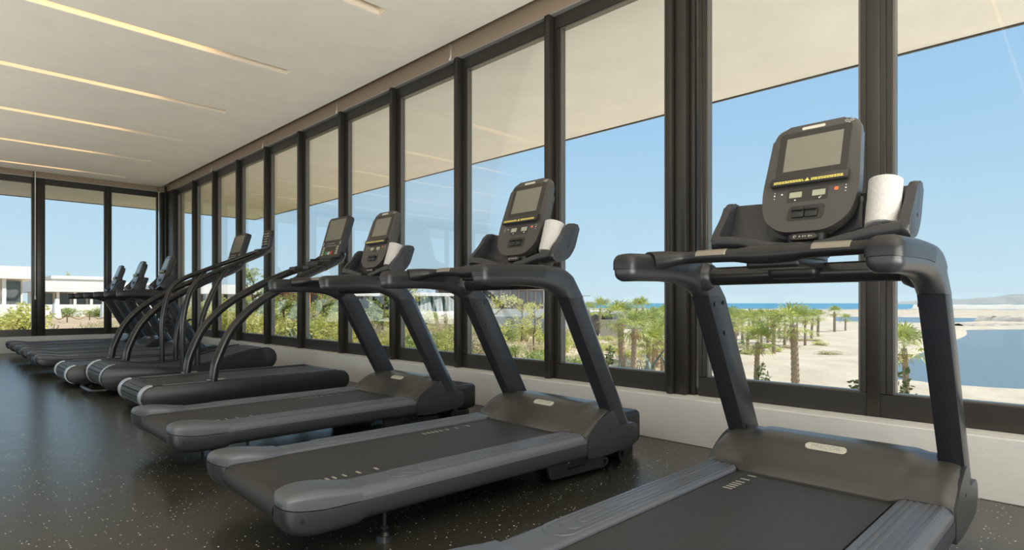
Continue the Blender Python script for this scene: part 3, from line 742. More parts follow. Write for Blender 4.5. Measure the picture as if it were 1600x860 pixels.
def band_arc(bm, u, z, r, a0, a1, v0, v1, th=.005, n=12):
    rings = []
    for k in range(n + 1):
        a = math.radians(a0 + (a1 - a0) * k / n); c, s = math.cos(a), math.sin(a)
        rings.append([(u + c * r, v0, z + s * r), (u + c * r, v1, z + s * r), (u + c * (r + th), v1, z + s * (r + th)), (u + c * (r + th), v0, z + s * (r + th))])
    loft(bm, rings)
def make_flat_slat():
    T = empty('slat_treadmill'); x0, x1, zc, r = .10, 1.78, .142, .094
    loop = stadium_path(x0, x1, .232, .042, .090)
    slat_belt(T, loop, .311)
    for s in (1, -1):
        P = stadium_path(x0 + .003, x1, .236, .045, .098, 14)
        # small shoulder down the middle, like the printed line of the cover
        P[0] = (P[0][0], P[0][1])
        bm = NB(); prism(bm, P, s * .391, s * .43, UZ, .008, 3); sp_ = obj('side_panel', bm, M_dark, T)
        bm = NB(); box(bm, (.17, s * .385, .228), (1.76, s * .335, .246), .004, 2); obj('side_rail', bm, M_body, T)
        bm = NB(); band_arc(bm, x0, zc, .096, 95, 262, s * .314, s * .392, .007); obj('end_band', bm, M_silver, T)
        bm = NB(); band_arc(bm, x1, zc, .096, 90, -60, s * .314, s * .392, .007); obj('end_band', bm, M_silver, T)
        # arched handrail
        pts = [(.565, .375, .236), (.575, .375, .31), (.60, .375, .42), (.70, .375, .65), (.845, .375, .83), (.995, .375, .955), (1.165, .372, 1.06), (1.345, .36, 1.16), (1.565, .33, 1.262), (1.72, .30, 1.325), (1.84, .265, 1.385), (1.90, .23, 1.43)]
        bm = NB(); tube(bm, spline([(a, s * b, c) for a, b, c in pts], 5), .038, 18)
        hr = obj('handrail', bm, M_blk, T, smooth=60)
        bm = NB(); box(bm, (.52, s * .352, .2465), (.66, s * .40, .254), .003, 1); obj('rail_flange', bm, M_lip, hr)
        for (u, z, du, dz) in ((1.37, 1.172, .9, .45), (1.66, 1.302, .9, .38)):
            bm = NB(); sv = lerp([(1.3, .36), (1.565, .33), (1.72, .30)], u); tube(bm, [(u - .006, s * sv, z - .003), (u + .006, s * sv, z + .003)], .042, 18); obj('clamp_ring', bm, M_dark, hr)
        for u in (.25, 1.65):
            bm = NB(); cyl(bm, (u, s * .33, 0), (u, s * .33, .02), .03, 14); cyl(bm, (u, s * .33, .02), (u, s * .33, .06), .01, 10); obj('levelling_foot', bm, M_dark, T)
    bm = NB(); box(bm, (.12, -.33, .055), (1.75, .33, .075), .004, 1); obj('deck_frame', bm, M_dark, T)
    # front hoop and control shelf
    bm = NB(); tube(bm, spline([(1.90, .23, 1.43), (1.945, .15, 1.46), (1.95, 0, 1.465), (1.945, -.15, 1.46), (1.90, -.23, 1.43)], 5), .037, 16); obj('front_hoop', bm, M_blk, T)
    bm = NB(); box(bm, (1.66, -.13, 1.325), (1.82, .13, 1.375), .015, 3); box(bm, (1.52, .10, 1.275), (1.72, .22, 1.32), .012, 3); box(bm, (1.52, -.22, 1.275), (1.72, -.10, 1.32), .012, 3); box(bm, (1.78, -.20, 1.36), (1.95, .20, 1.40), .015, 3)
    sh = obj('control_shelf', bm, M_dark, T)
    bm = NB()
    for s in (-1, 1): box(bm, (1.56, s * .16 - .035, 1.3201), (1.64, s * .16 + .035, 1.323))
    obj('shelf_plate', bm, M_screen, sh, smooth=0)
    bm = NB()
    for s in (-1, 1): tube(bm, [(1.83 + .045 * math.cos(q * PI / 8), s * .245 + .045 * math.sin(q * PI / 8), 1.412) for q in range(17)], .010, 8)
    cyl(bm, (1.83, -.245, 1.34), (1.83, -.245, 1.408), .040, 18); cyl(bm, (1.83, .245, 1.34), (1.83, .245, 1.408), .040, 18)
    obj('cup_holder', bm, M_dark, T)
    A = math.radians(17); O = Vector((1.885, 0, 1.405)); B = Vector((math.sin(A), 0, math.cos(A))); N = Vector((-math.cos(A), 0, math.sin(A)))
    def cm(a, b, c): return tuple(O + Vector((0, -1, 0)) * a + B * b + N * c)
    bm = NB(); prism(bm, roundpoly([(-.215, 0, .03), (.215, 0, .03), (.225, .49, .03), (-.225, .49, .03)], .03, 5), -.035, .030, cm, .012, 3); con = obj('console', bm, M_body, T)
    bm = NB(); prism(bm, rrect(.40, .455, .015, 3), 0, .002, lambda a, b, c: cm(a, b + .25, .0305 + c)); obj('bezel', bm, M_bezel, con, smooth=0)
    bm = NB(); prism(bm, rrect(.355, .245, .003, 2), 0, .001, lambda a, b, c: cm(a, b + .340, .0328 + c)); obj('screen', bm, M_screen, con, smooth=0)
    bm = NB()
    for a in (-.155, .155):
        for k in range(4): prism(bm, rrect(.05, .020, .003, 2), 0, .001, lambda x, y, c: cm(a + x, .055 + k * .026 + y, .0328 + c))
    obj('key_pad', bm, M_lcd, con, smooth=0)
    bm = NB()
    for k in range(9): prism(bm, rrect(.018, .006, .001, 1), 0, .001, lambda x, y, c: cm(-.09 + (k % 5) * .045 + x, .150 + (k // 5) * .028 + y, .0328 + c))
    for a in (-.185, .185): prism(bm, rrect(.008, .04, .001, 1), 0, .001, lambda x, y, c: cm(a + x, .175 + y, .0328 + c))
    for a in (-.030, .0): prism(bm, rrect(.018, .034, .003, 2), 0, .001, lambda x, y, c: cm(a + x, .065 + y, .0328 + c))
    obj('key_print', bm, M_white, con, smooth=0)
    for nm, a, m_ in (('start_key', -.072, M_green), ('stop_key', .045, M_red)):
        bm = NB(); prism(bm, rrect(.034, .044, .014, 4), 0, .003, lambda x, y, c: cm(a + x, .066 + y, .0328 + c), .001, 1); obj(nm, bm, m_, con)
    bm = NB(); cyl(bm, cm(0, .15, -.02), (1.945, 0, 1.45), .04, 12); cyl(bm, cm(.1, .1, -.02), (1.94, -.13, 1.45), .02, 10); cyl(bm, cm(-.1, .1, -.02), (1.94, .13, 1.45), .02, 10); obj('console_bracket', bm, M_dark, con)
    return T
W0 = make_flat_slat()
W0.location = (1.22, 5.92, 0); tagp(W0, 'black slatted belt treadmill with arched tube rails, nearest of the slatted ones', 'treadmill', 'flat slat belt treadmills')
W3 = copy_tree(W0); W3.location = (1.05, 8.335, 0); tagp(W3, 'black flat slatted belt treadmill with arched rails behind the curved one', 'treadmill', 'flat slat belt treadmills')
def make_curved():
    T = empty('curved_treadmill', (1.20, 7.35, 0))
    tagp(T, 'black self powered treadmill with curved slatted belt and small monitor', 'treadmill')
    top = spline([(.13, .300, 0), (.26, .284, 0), (.42, .256, 0), (.70, .228, 0), (.98, .262, 0), (1.22, .322, 0), (1.45, .378, 0), (1.60, .396, 0)], 5)
    top = [(p.x, p.y) for p in top]
    rear = [(.13 + .12 * math.cos(math.radians(a)), .180 + .12 * math.sin(math.radians(a))) for a in range(270, 89, -15)]
    fr = [(1.62 + .115 * math.cos(math.radians(a)), .281 + .115 * math.sin(math.radians(a))) for a in range(85, -96, -15)]
    loop = rear + top[1:] + fr + [(1.3, .135), (.9, .085), (.5, .065)]
    slat_belt(T, loop, .318)
    for s in (1, -1):
        up = [(a, b + .012) for a, b in top[1:-1]]
        P = [(.13 + .132 * math.cos(math.radians(a)), .180 + .132 * math.sin(math.radians(a))) for a in range(270, 89, -10)] + up + \
            [(1.62 + .128 * math.cos(math.radians(a)), .281 + .128 * math.sin(math.radians(a))) for a in range(85, -96, -10)] + [(1.35, .105), (1.0, .06), (.5, .045)]
        bm = NB(); prism(bm, P, s * .377, s * .42, UZ, .008, 3); obj('side_panel', bm, M_dark, T)
        bm = NB(); band_arc(bm, .13, .18, .124, 90, 262, s * .322, s * .378, .008); obj('end_band', bm, M_silver, T)
        bm = NB(); band_arc(bm, 1.62, .281, .119, 100, 50, s * .322, s * .378, .008); obj('end_band', bm, M_silver, T)
        bm = NB(); rings = [[(a, s * .334, b + .010), (a, s * .373, b + .010), (a, s * .373, b + .018), (a, s * .334, b + .018)] for a, b in top[2:-3]]; loft(bm, rings); obj('side_rail', bm, M_body, T)
        y = s * .395
        pts = [(.735, y, .235), (.735, y, .50), (.738, y, .72), (.775, y, .95), (.835, y, 1.11), (.945, y * .99, 1.215), (1.20, y * .97, 1.335), (1.45, y * .90, 1.445), (1.64, y * .72, 1.53), (1.76, y * .45, 1.585)]
        bm = NB(); tube(bm, spline(pts, 5), .028, 14); hr = obj('handrail', bm, M_blk, T, smooth=60)
        for u, z in ((1.30, 1.38), (1.36, 1.405)):
            bm = NB(); tube(bm, [(u - .006, y * .94, z - .003), (u + .006, y * .94, z + .003)], .033, 14); obj('clamp_ring', bm, M_dark, hr)
        pts = [(.88, y, .24), (.885, y, .50), (.935, y, .78), (1.02, y, 1.02), (1.13, y, 1.24), (1.20, y * .98, 1.325)]
        bm = NB(); tube(bm, spline(pts, 5), .028, 14); obj('support_tube', bm, M_blk, T, smooth=60)
        # bottle ring on the rear post
        bm = NB(); tube(bm, [(.735 + .048 + .04 * math.cos(q * PI / 8), y + .04 * math.sin(q * PI / 8), .745 + .012 * math.sin(q)) for q in range(17)], .006, 6); tube(bm, [(.735 + .048 + .04 * math.cos(q * PI / 8), y + .04 * math.sin(q * PI / 8), .68) for q in range(9, 24)], .005, 6)
        box(bm, (.752, y - .012, .67), (.766, y + .012, .76), .003, 1)
        obj('bottle_ring', bm, M_dark, T)
        for u in (.35, 1.4):
            bm = NB(); cyl(bm, (u, s * .39, 0), (u, s * .39, .02), .032, 14); cyl(bm, (u, s * .39, .02), (u, s * .39, .10), .012, 10); obj('levelling_foot', bm, M_dark, T)
    bm = NB(); tube(bm, spline([(1.76, .178, 1.585), (1.80, .10, 1.60), (1.81, 0, 1.605), (1.80, -.10, 1.60), (1.76, -.178, 1.585)], 4), .028, 14); obj('front_hoop', bm, M_blk, T)
    bm = NB(); tube(bm, spline([(.16, .36, .075), (.02, .35, .055), (-.05, .27, .05), (-.06, 0, .05), (-.05, -.27, .05), (.02, -.35, .055), (.16, -.36, .075)], 5), .017, 10); obj('lifting_handle', bm, M_blk, T)
    A = math.radians(9); O = Vector((1.79, 0, 1.605)); B = Vector((math.sin(A), 0, math.cos(A))); N = Vector((-math.cos(A), 0, math.sin(A)))
    def cm(a, b, c): return tuple(O + Vector((0, -1, 0)) * a + B * b + N * c)
    bm = NB(); prism(bm, rrect(.22, .235, .015, 4), -.025, .025, lambda a, b, c: cm(a, b + .12, c), .008, 2); con = obj('monitor', bm, M_body, T)
    bm = NB(); prism(bm, rrect(.19, .20, .006, 3), 0, .001, lambda a, b, c: cm(a, b + .125, .0255 + c)); obj('bezel', bm, M_bezel, con, smooth=0)
    bm = NB(); rnd = random.Random(2)
    for k in range(5):
        for q in range(5):
            prism(bm, rrect(rnd.uniform(.012, .026), rnd.uniform(.008, .02), .002, 1), 0, .001, lambda a, b, c: cm(-.07 + q * .035 + a, .06 + k * .033 + b, .0268 + c))
    obj('readout', bm, M_lcd, con, smooth=0)
    bm = NB(); box(bm, (1.66, -.06, 1.555), (1.80, .06, 1.60), .012, 3); cyl(bm, (1.80, 0, 1.60), cm(0, .06, -.02), .02, 10); obj('monitor_bracket', bm, M_dark, T)
    return T
make_curved()
# ------------------------------------------------------------------ outdoors
def bearing(px): return 45 + math.degrees(math.atan((px - 800) / 911))
def at(px, d):      # ground position from the bearing of an image column and depth along the view axis
    t = (px - 800) / 911; return (.7071 * (1 + t) * d, .7071 * (1 - t) * d)
GT_ = [(0, -.15), (20, -.2), (30, -.5), (38, -1.0), (46, -1.8), (53, -2.5), (58, -3.2), (64, -3.55), (110, -3.6)]
SEA = -4.0
LAG = []
for (px, y) in [(1368, 580), (1374, 600), (1440, 605), (1492, 611), (1552, 616), (1640, 618), (1800, 624), (1800, 512), (1640, 514.5), (1560, 515), (1503, 515.5), (1508, 520), (1500, 527), (1483, 532.5), (1445, 547), (1401, 567)]:
    d = (EYE - SEA) * 911 / (y - 474); LAG.append(at(px, d))
CH = []
for (px, y) in [(1296, 494), (1303, 504), (1360, 506), (1480, 506.6), (1540, 504), (1800, 508), (1800, 491), (1480, 491.5), (1340, 491.5)]:
    d = (EYE - SEA) * 911 / (y - 474); CH.append(at(px, d))
def sd(poly, x, y):
    ins = False; best = 1e9; n = len(poly)
    for i in range(n):
        x1, y1 = poly[i]; x2, y2 = poly[(i + 1) % n]
        if (y1 > y) != (y2 > y) and x < (x2 - x1) * (y - y1) / (y2 - y1) + x1: ins = not ins
        dx, dy = x2 - x1, y2 - y1; t = max(0, min(1, ((x - x1) * dx + (y - y1) * dy) / (dx * dx + dy * dy)))
        best = min(best, math.hypot(x - x1 - t * dx, y - y1 - t * dy))
    return -best if ins else best
from mathutils import noise as NZ
def ground(x, y):
    r = math.hypot(x, y); b = math.degrees(math.atan2(x, y))
    z = lerp(GT_, b)
    near = -.75
    k = min(1, max(0, (min(r, 40) - 9) / 9)); k = k * k * (3 - 2 * k)
    z = near * (1 - k) + z * k
    if r > 14: z += .16 * NZ.noise(Vector((x * .09, y * .09, 0))) * min(1, (r - 14) / 20)
    if b > 55:
        q1 = sd(LAG, x, y); q2 = sd(CH, x, y); q = min(q1, q2)
        wd = max(3.0, r * .05)
        s = max(0, min(1, (q + wd * .75) / wd)); s = s * s * (3 - 2 * s)
        z = -5.2 * (1 - s) + z * s
    if r > 235:
        z = lerp([(235, z), (262, max(z, -2.35) if b > 56 else z), (330, max(z, -2.0)), (360, -4.8)], r) if b > 50 else z
    return z
bm = NB(); rs = [5.2]
while rs[-1] < 420: rs.append(rs[-1] * 1.022 if rs[-1] > 20 else rs[-1] * 1.035)
bs = [-14 + i * .42 for i in range(int(128 / .42))]
grid = [[bm.verts.new((r * math.sin(math.radians(b)), r * math.cos(math.radians(b)), 0)) for b in bs] for r in rs]
for row in grid:
    for v in row: v.co.z = ground(v.co.x, v.co.y)
for a, b in zip(grid, grid[1:]):
    for i in range(len(bs) - 1):
        q = (a[i], a[i + 1], b[i + 1], b[i])
        cx = sum(v.co.x for v in q) / 4; cy = sum(v.co.y for v in q) / 4
        if cx < XF + .3 and cy < YF + .3: continue
        bm.faces.new(q)
tagp(obj('sandy_ground', bm, M_sand, smooth=180), kind=ST)
bm = NB(); rr_ = [25, 60, 120, 250, 500, 1200, 4000, 22000]
g2 = [[bm.verts.new((r * math.sin(math.radians(b)), r * math.cos(math.radians(b)), SEA)) for b in range(30, 131, 4)] for r in rr_]
for a, b in zip(g2, g2[1:]):
    for i in range(len(a) - 1): bm.faces.new((a[i], a[i + 1], b[i + 1], b[i]))
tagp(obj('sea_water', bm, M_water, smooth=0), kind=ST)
bm = NB(); box(bm, (XF + .2, YR - 3, -.9), (7.3, YF + 4.4, -.70)); box(bm, (XL, YF + .2, -.9), (XF + .2, YF + 4.4, -.70))
tagp(obj('bounce_slab', bm, M_cream, smooth=0), kind=ST)  # unseen pale slab added to bounce sunlight up onto soffit and ceiling
# breakwaters, dune strip, far hills
def ridge(name, pts, hw, top, m, kind, label=None, cat=None, rough=.4, seed=0):
    bm = NB(); rings = []
    P = spline([(x, y, 0) for x, y in pts], 10)
    for i, (p, s, u) in enumerate(frames(P)):
        row = []
        for k in range(13):
            q = -1 + 2 * k / 12; prof = max(0, 1 - abs(q) ** 2.2)
            nz = NZ.noise(Vector((p.x * .31 + q * 2.3, p.y * .31, seed))) * rough
            x = p.x + s.x * q * hw; y = p.y + s.y * q * hw
            row.append((x, y, -4.9 + (top + 4.9) * prof + nz * (prof > .05)))
        rings.append(row)
    loft(bm, rings, cap=False, closed=False); o = obj(name, bm, m, smooth=30)
    if kind: o['kind'] = kind
    if label: tagp(o, label, cat)
    return o
ridge('breakwater', [at(1250, 262), at(1340, 258), at(1450, 255), at(1600, 252), at(1800, 240)], 9, -1.9, M_rock, None, 'long low rock breakwater across the bay in front of the open sea', 'breakwater', .9, 3)
ridge('rock_jetty', [at(1498, 118), at(1540, 119), at(1600, 120), at(1760, 118)], 4.0, -3.3, M_rock, None, 'narrow dark rock jetty closing off the lagoon', 'jetty', .5, 5)
ridge('rock_pile', [at(1528, 150), at(1560, 147), at(1600, 142), at(1760, 138)], 7, -2.5, M_rock, None, 'pale stone pile behind the narrow jetty at the right edge', 'rocks', 1.0, 8)
ridge('dune_strip', [at(1430, 520), at(1500, 500), at(1600, 480), at(1750, 460)], 30, -.3, M_dune, ST, rough=.8, seed=9)
bm = NB(); rings = []
for i in range(60):
    px = 1390 + i * 9; h = lerp([(1390, 0), (1440, 22), (1500, 26), (1545, 34), (1580, 52), (1640, 60), (1900, 55)], px) + 5 * NZ.noise(Vector((i * .35, 0, 0)))
    a = at(px, 3000); b = at(px, 3400); c = at(px, 3900)
    rings.append([(*a, -6), (*((Vector(a) * .7 + Vector(b) * .3)), h * .6 - 3), (*b, max(h, -5)), (*c, -6)])
loft(bm, rings, cap=False, closed=False); tagp(obj('far_hills', bm, M_hill, smooth=60), kind=ST)
# ---- palms
def make_palm(seed, th=2.9, r0=.17, lean=.1, dead=6):
    rnd = random.Random(seed); T = empty('fan_palm')
    bm = NB(); pts = []; rad = []
    n = 26
    for i in range(n + 1):
        t = i / n; pts.append((lean * t * t, 0, -.25 + (th + .25) * t)); rad.append(r0 * (1.25 - .35 * t) * (1 + (.10 if i % 2 else -.06)) * (1 + .35 * max(0, t - .8)))
    tube(bm, pts, rad, 10); obj('trunk', bm, M_trunk, T, smooth=20)
    C = Vector((lean, 0, th))
    def fan(bm, az, el, pet, bl, nb=12):
        d = Vector((math.cos(az) * math.cos(el), math.sin(az) * math.cos(el), math.sin(el))); side = Vector((-math.sin(az), math.cos(az), 0)); up = side.cross(d) * -1
        if up.z < 0: up = -up
        p1 = C + d * pet - Vector((0, 0, .08 * pet))
        m_ = C + d * pet * .5
        for q in (-1, 1):
            pass
        w_ = side * .012
        vs = [bm.verts.new(p) for p in (C - w_, C + w_, m_ + w_, m_ - w_, p1 + w_ * .7, p1 - w_ * .7)]
        bm.faces.new((vs[0], vs[1], vs[2], vs[3])); bm.faces.new((vs[3], vs[2], vs[4], vs[5]))
        for k in range(nb):
            a = math.radians(-100 + 200 * k / (nb - 1)) + rnd.uniform(-.06, .06); L = bl * (.78 + .30 * math.cos(a)) * rnd.uniform(.85, 1.12)
            dd = (d * math.cos(a) + side * math.sin(a)).normalized(); ww = (side * math.cos(a) - d * math.sin(a)).normalized() * (bl * .056)
            fold = up * (.02 if k % 2 else -.02)
            q1 = p1 + dd * L * .55 + fold; q2 = p1 + dd * L - Vector((0, 0, L * rnd.uniform(.08, .34)))
            a0 = bm.verts.new(p1); b0 = bm.verts.new(q1 - ww); b1 = bm.verts.new(q1 + ww); c0 = bm.verts.new(q2)
            bm.faces.new((a0, b0, b1)); bm.faces.new((b0, c0, b1))
    bm = NB()
    for k in range(25):
        el = math.radians(lerp([(0, 85), (.3, 50), (.6, 18), (1, -28)], k / 24)) + rnd.uniform(-.12, .12)
        fan(bm, k * 2.39996 + rnd.uniform(-.2, .2), el, rnd.uniform(.60, .90) * (1 if k > 4 else .8), rnd.uniform(.60, .85))
    obj('crown', bm, M_palm, T, smooth=0)
    if dead:
        bm = NB()
        for k in range(dead): fan(bm, k * 2.4 + rnd.uniform(-.3, .3), math.radians(rnd.uniform(-75, -50)), rnd.uniform(.3, .45), rnd.uniform(.4, .55), 9)
        obj('dry_skirt', bm, M_skirt, T, smooth=0)
    return T
protoP = [make_palm(1, 2.9, .17, .12, 6), make_palm(2, 2.3, .14, -.15, 3), make_palm(3, 3.3, .15, .25, 9)]
ph = [3.9, 3.25, 4.3]
GP = 'fan palms in the beach grove'
PALMS = [(1243, 31, 474, 0, 1.0, 'tall fan palm with thick bare trunk seen through the nearest treadmill frame'),
 (1182, 32, 508, 1, .92, 'shorter bright green fan palm left of the thick trunked palm'),
 (1416, 27, 511, 1, .85, 'fan palm beside the lagoon between the right mullion and the treadmill upright'),
 (1304, 92, 478, 0, 1, 'small distant fan palm alone on the beach, left of two'),
 (1321, 95, 491, 1, .9, 'lowest small distant fan palm on the beach, right of two'),
 (972, 33, 470, 0, 1, 'tall fan palm with slim trunk, leftmost of the near palm pair'),
 (990, 29, 487, 2, .9, 'leaning fan palm with thick trunk, right of the near palm pair'),
 (937, 66, 466, 1, 1, 'distant fan palm beside the low grey roofed pavilion'),
 (919, 62, 472, 0, .9, 'distant fan palm left of the pavilion by the white canopy'),
 (1007, 62, 465, 2, .8, 'slim distant fan palm standing above the grove against the sea')]
for x, d, ty, k, s in [(995, 66, 466, 0, .8), (1013, 36, 486, 1, .9), (1027, 38, 480, 0, .95), (1036, 33, 500, 1, .85), (1021, 30, 512, 1, .7), (1043, 40, 478, 2, .85), (1052, 35, 482, 0, .9),
                       (1062, 44, 480, 2, .9), (1076, 48, 482, 0, .9), (1093, 40, 484, 1, .9), (1108, 44, 480, 2, .9), (1122, 50, 479, 0, .9), (1131, 44, 482, 2, .85), (1141, 60, 482, 1, 1), (1149, 46, 484, 0, .9), (1160, 66, 484, 2, .9), (1168, 54, 486, 1, .9), (1176, 72, 485, 0, .9),
                       (1190, 58, 484, 2, .8), (1200, 66, 485, 1, .9), (1209, 52, 484, 0, .8), (1218, 74, 486, 2, .9), (1226, 60, 485, 1, .85), (1236, 68, 483, 0, .8), (1258, 62, 484, 2, .8), (1268, 72, 485, 1, .9), (1278, 78, 484, 0, .9), (1153, 80, 485, 1, .9), (1185, 84, 486, 0, .9), (1205, 84, 486, 2, .9), (1245, 86, 486, 1, .9)]:
    PALMS.append((x, d, ty, k, s, None))
used = set()
for (x, d, ty, k, s, lab) in PALMS:
    X, Y = at(x, d); z0 = ground(X, Y); zt = EYE - (ty - 474) * d / 911; H = max(2.0, zt - z0)
    o = protoP[k] if k not in used else copy_tree(protoP[k]); used.add(k)
    sz = H / ph[k]; o.location = (X, Y, z0); o.scale = (s * sz ** .3, s * sz ** .3, sz); o.rotation_euler = (0, 0, random.uniform(0, 6.28))
    o['label'] = lab or (('shaded ' if k == 2 else 'bright ' if k else '') + 'fan palm in the ' + ('near' if d < 50 else 'far') + ' part of the grove ' + ('left of' if x < 1070 else 'right of') + ' the double mullion'); o['category'] = 'palm tree'; o['group'] = GP
# ---- bushes
def make_shrub(seed, m, nleaf=900, lf=.05, name='shrub', up=.7):
    rnd = random.Random(seed); bm = NB()
    blobs = [(rnd.uniform(-.55, .55), rnd.uniform(-.55, .55), rnd.uniform(.25, up), rnd.uniform(.28, .5)) for _ in range(7)]
    for _ in range(nleaf):
        bx, by, bz, br = rnd.choice(blobs); v = Vector((rnd.gauss(0, 1), rnd.gauss(0, 1), rnd.gauss(0, 1))).normalized() * br * rnd.uniform(.6, 1.08)
        p = Vector((bx, by, bz)) + v
        if p.z < .02: p.z = rnd.uniform(.02, .15)
        a = Vector((rnd.gauss(0, 1), rnd.gauss(0, 1), rnd.gauss(0, .6))).normalized(); b = a.cross(Vector((rnd.gauss(0, 1), rnd.gauss(0, 1), rnd.gauss(0, 1)))).normalized(); l = lf * rnd.uniform(.7, 1.5)
        vs = [bm.verts.new(p + q) for q in (-a * l, b * l * .45, a * l, -b * l * .45)]; bm.faces.new(vs)
    T = empty(name); obj('foliage', bm, m, T, smooth=0)
    bm = NB()
    for k in range(6): bx, by, bz, br = blobs[k]; tube(bm, spline([(0, 0, -.25), (bx * .4, by * .4, .15), (bx, by, bz)], 3), [.03] * 4 + [.02] * 2 + [.01], 5)
    obj('stem', bm, M_twig, T); return T
SH = [make_shrub(11, M_leafA, 1100, .055), make_shrub(12, M_leafB, 1100, .055), make_shrub(13, M_leafC, 900, .06, up=.45), make_shrub(14, M_leafA, 1300, .045, up=.9)]
usedS = set()
def shrub(px, d, k, s, sz=None, lab=None, grp='low bushes of the garden'):
    X, Y = at(px, d); o = SH[k] if k not in usedS else copy_tree(SH[k]); usedS.add(k)
    o.location = (X, Y, ground(X, Y)); o.scale = (s, s, sz or s); o.rotation_euler = (0, 0, random.uniform(0, 6.28))
    reg = 'in the yard strip before the white villas' if px < 270 else 'seen between the arched tube rails' if px < 400 else 'behind the nearer slatted machine' if px < 478 else 'behind the monitor of the nearer slatted machine' if px < 548 \
        else 'left of the third treadmill upright' if px < 640 else 'before the green glass pavilion' if px < 730 else 'between the second treadmill uprights' if px < 870 else 'by the stone walls left of the palms' if px < 960 else 'under the left part of the palm grove' if px < 1060 else 'on the sand under the right part of the grove'
    o['label'] = lab or ('bushy yellow green shrub ', 'mid green leafy shrub ', 'dry straw coloured bush ', 'upright light green shrub ')[k] + reg + (', nearer rows' if d < 29 else ', farther rows')
    o['category'] = 'shrub'; o['group'] = grp
rnd = random.Random(21)
for px in range(292, 545, 9):            # thick garden seen through the far side windows
    for d in (15, 19, 25, 34):
        shrub(px + rnd.uniform(-5, 5) , d * rnd.uniform(.92, 1.1), rnd.choice((0, 0, 1, 3, 2)), rnd.uniform(.65, 1.0) * (1 if d < 30 else 1.4))
for px in range(548, 900, 15):
    for d in (26, 38, 52):
        if rnd.random() < .8: shrub(px + rnd.uniform(-9, 9), d * rnd.uniform(.9, 1.12), rnd.choice((0, 1, 2, 3, 2)), rnd.uniform(.6, 1.0) * (1 if d < 30 else 1.35))
for px in range(612, 730, 14): shrub(px, 19 * rnd.uniform(.9, 1.1), rnd.choice((0, 1, 1)), rnd.uniform(.6, .85))
for px in range(905, 1050, 11):
    for d in (42, 56): 
        if rnd.random() < .7: shrub(px, d * rnd.uniform(.9, 1.1), rnd.choice((0, 0, 2)), rnd.uniform(.7, 1.1), .5)
for px in range(1115, 1300, 12): shrub(px, 62 * rnd.uniform(.8, 1.2), rnd.choice((0, 2)), rnd.uniform(1.0, 1.6), .4)
for px in range(-30, 250, 12): shrub(px + rnd.uniform(-5, 5), 46 * rnd.uniform(.93, 1.1), rnd.choice((0, 1)), rnd.uniform(1.1, 1.5), .75)
shrub(8, 17, 3, 1.25, .95, 'yellow green bush at the left edge outside the back window', None)
shrub(24, 20, 0, 1.0, .8, 'smaller yellow green bush beside the bush at the left edge', None)
# slim young trees
def make_tree(seed, H, m):
    rnd = random.Random(seed); T = empty('young_tree'); bm = NB(); tips = []
    tube(bm, spline([(0, 0, -.2), (.05, .02, H * .3), (-.04, .05, H * .6), (.02, 0, H * .95)], 4), [.05 - .003 * i for i in range(13)], 7)
    for k in range(16):
        z = H * rnd.uniform(.3, .9); a = rnd.uniform(0, 6.28); L = H * rnd.uniform(.18, .34)
        e = Vector((math.cos(a) * L, math.sin(a) * L, z + L * rnd.uniform(.3, .8))); tube(bm, [(0, 0, z), (e * .5 + Vector((0, 0, z * .5 - .02)))[:], e[:]], [.02, .014, .006], 5); tips.append((Vector((0, 0, z)), e))
    obj('trunk', bm, M_twig, T); bm = NB()
    for _ in range(1100):
        s_, e = rnd.choice(tips); p = s_.lerp(e, rnd.uniform(.3, 1.1)) + Vector((rnd.gauss(0, .1), rnd.gauss(0, .1), rnd.gauss(0, .1))) * H * .3
        a = Vector((rnd.gauss(0, 1), rnd.gauss(0, 1), rnd.gauss(0, .6))).normalized(); b = a.cross(Vector((rnd.gauss(0, 1), rnd.gauss(0, 1), rnd.gauss(0, 1)))).normalized(); l = .05 * rnd.uniform(.7, 1.4)
        bm.faces.new([bm.verts.new(p + q) for q in (-a * l, b * l * .5, a * l, -b * l * .5)])
    obj('foliage', bm, m, T, smooth=0); return T
TR = [make_tree(31, 2.6, M_leafA), make_tree(32, 2.2, M_leafB)]
for i, (px, d, k, s, lab) in enumerate([(768, 24, 0, 1.05, 'slim yellow leaved young tree between second and third treadmill frames'), (640, 27, 0, 1.0, 'slim young tree before the green glass pavilion'), (598, 24, 1, 1.05, 'dark green sparse young tree before the white pavilion wall'),
        (442, 17, 1, .9, 'pale trunked sparse tree seen through the arched tube rails'), (398, 19, 1, 1.05, 'dark green sparse tree before the white roof band'), (835, 34, 0, 1.1, 'yellow green young tree in front of the dark louvred building'),
        (815, 40, 0, 1.2, 'paler young tree behind the one at the dark louvred building'), (505, 26, 1, 1.0, 'young tree in front of the terracotta wall'), (112, 100, 1, 2.6, 'distant dark tree rising behind the white roofs')]):
    X, Y = at(px, d); o = TR[k] if i in (0, 2) else copy_tree(TR[k]); o.location = (X, Y, ground(X, Y)); o.scale = (s, s, s); o.rotation_euler = (0, 0, i * 1.7); tagp(o, lab, 'tree')
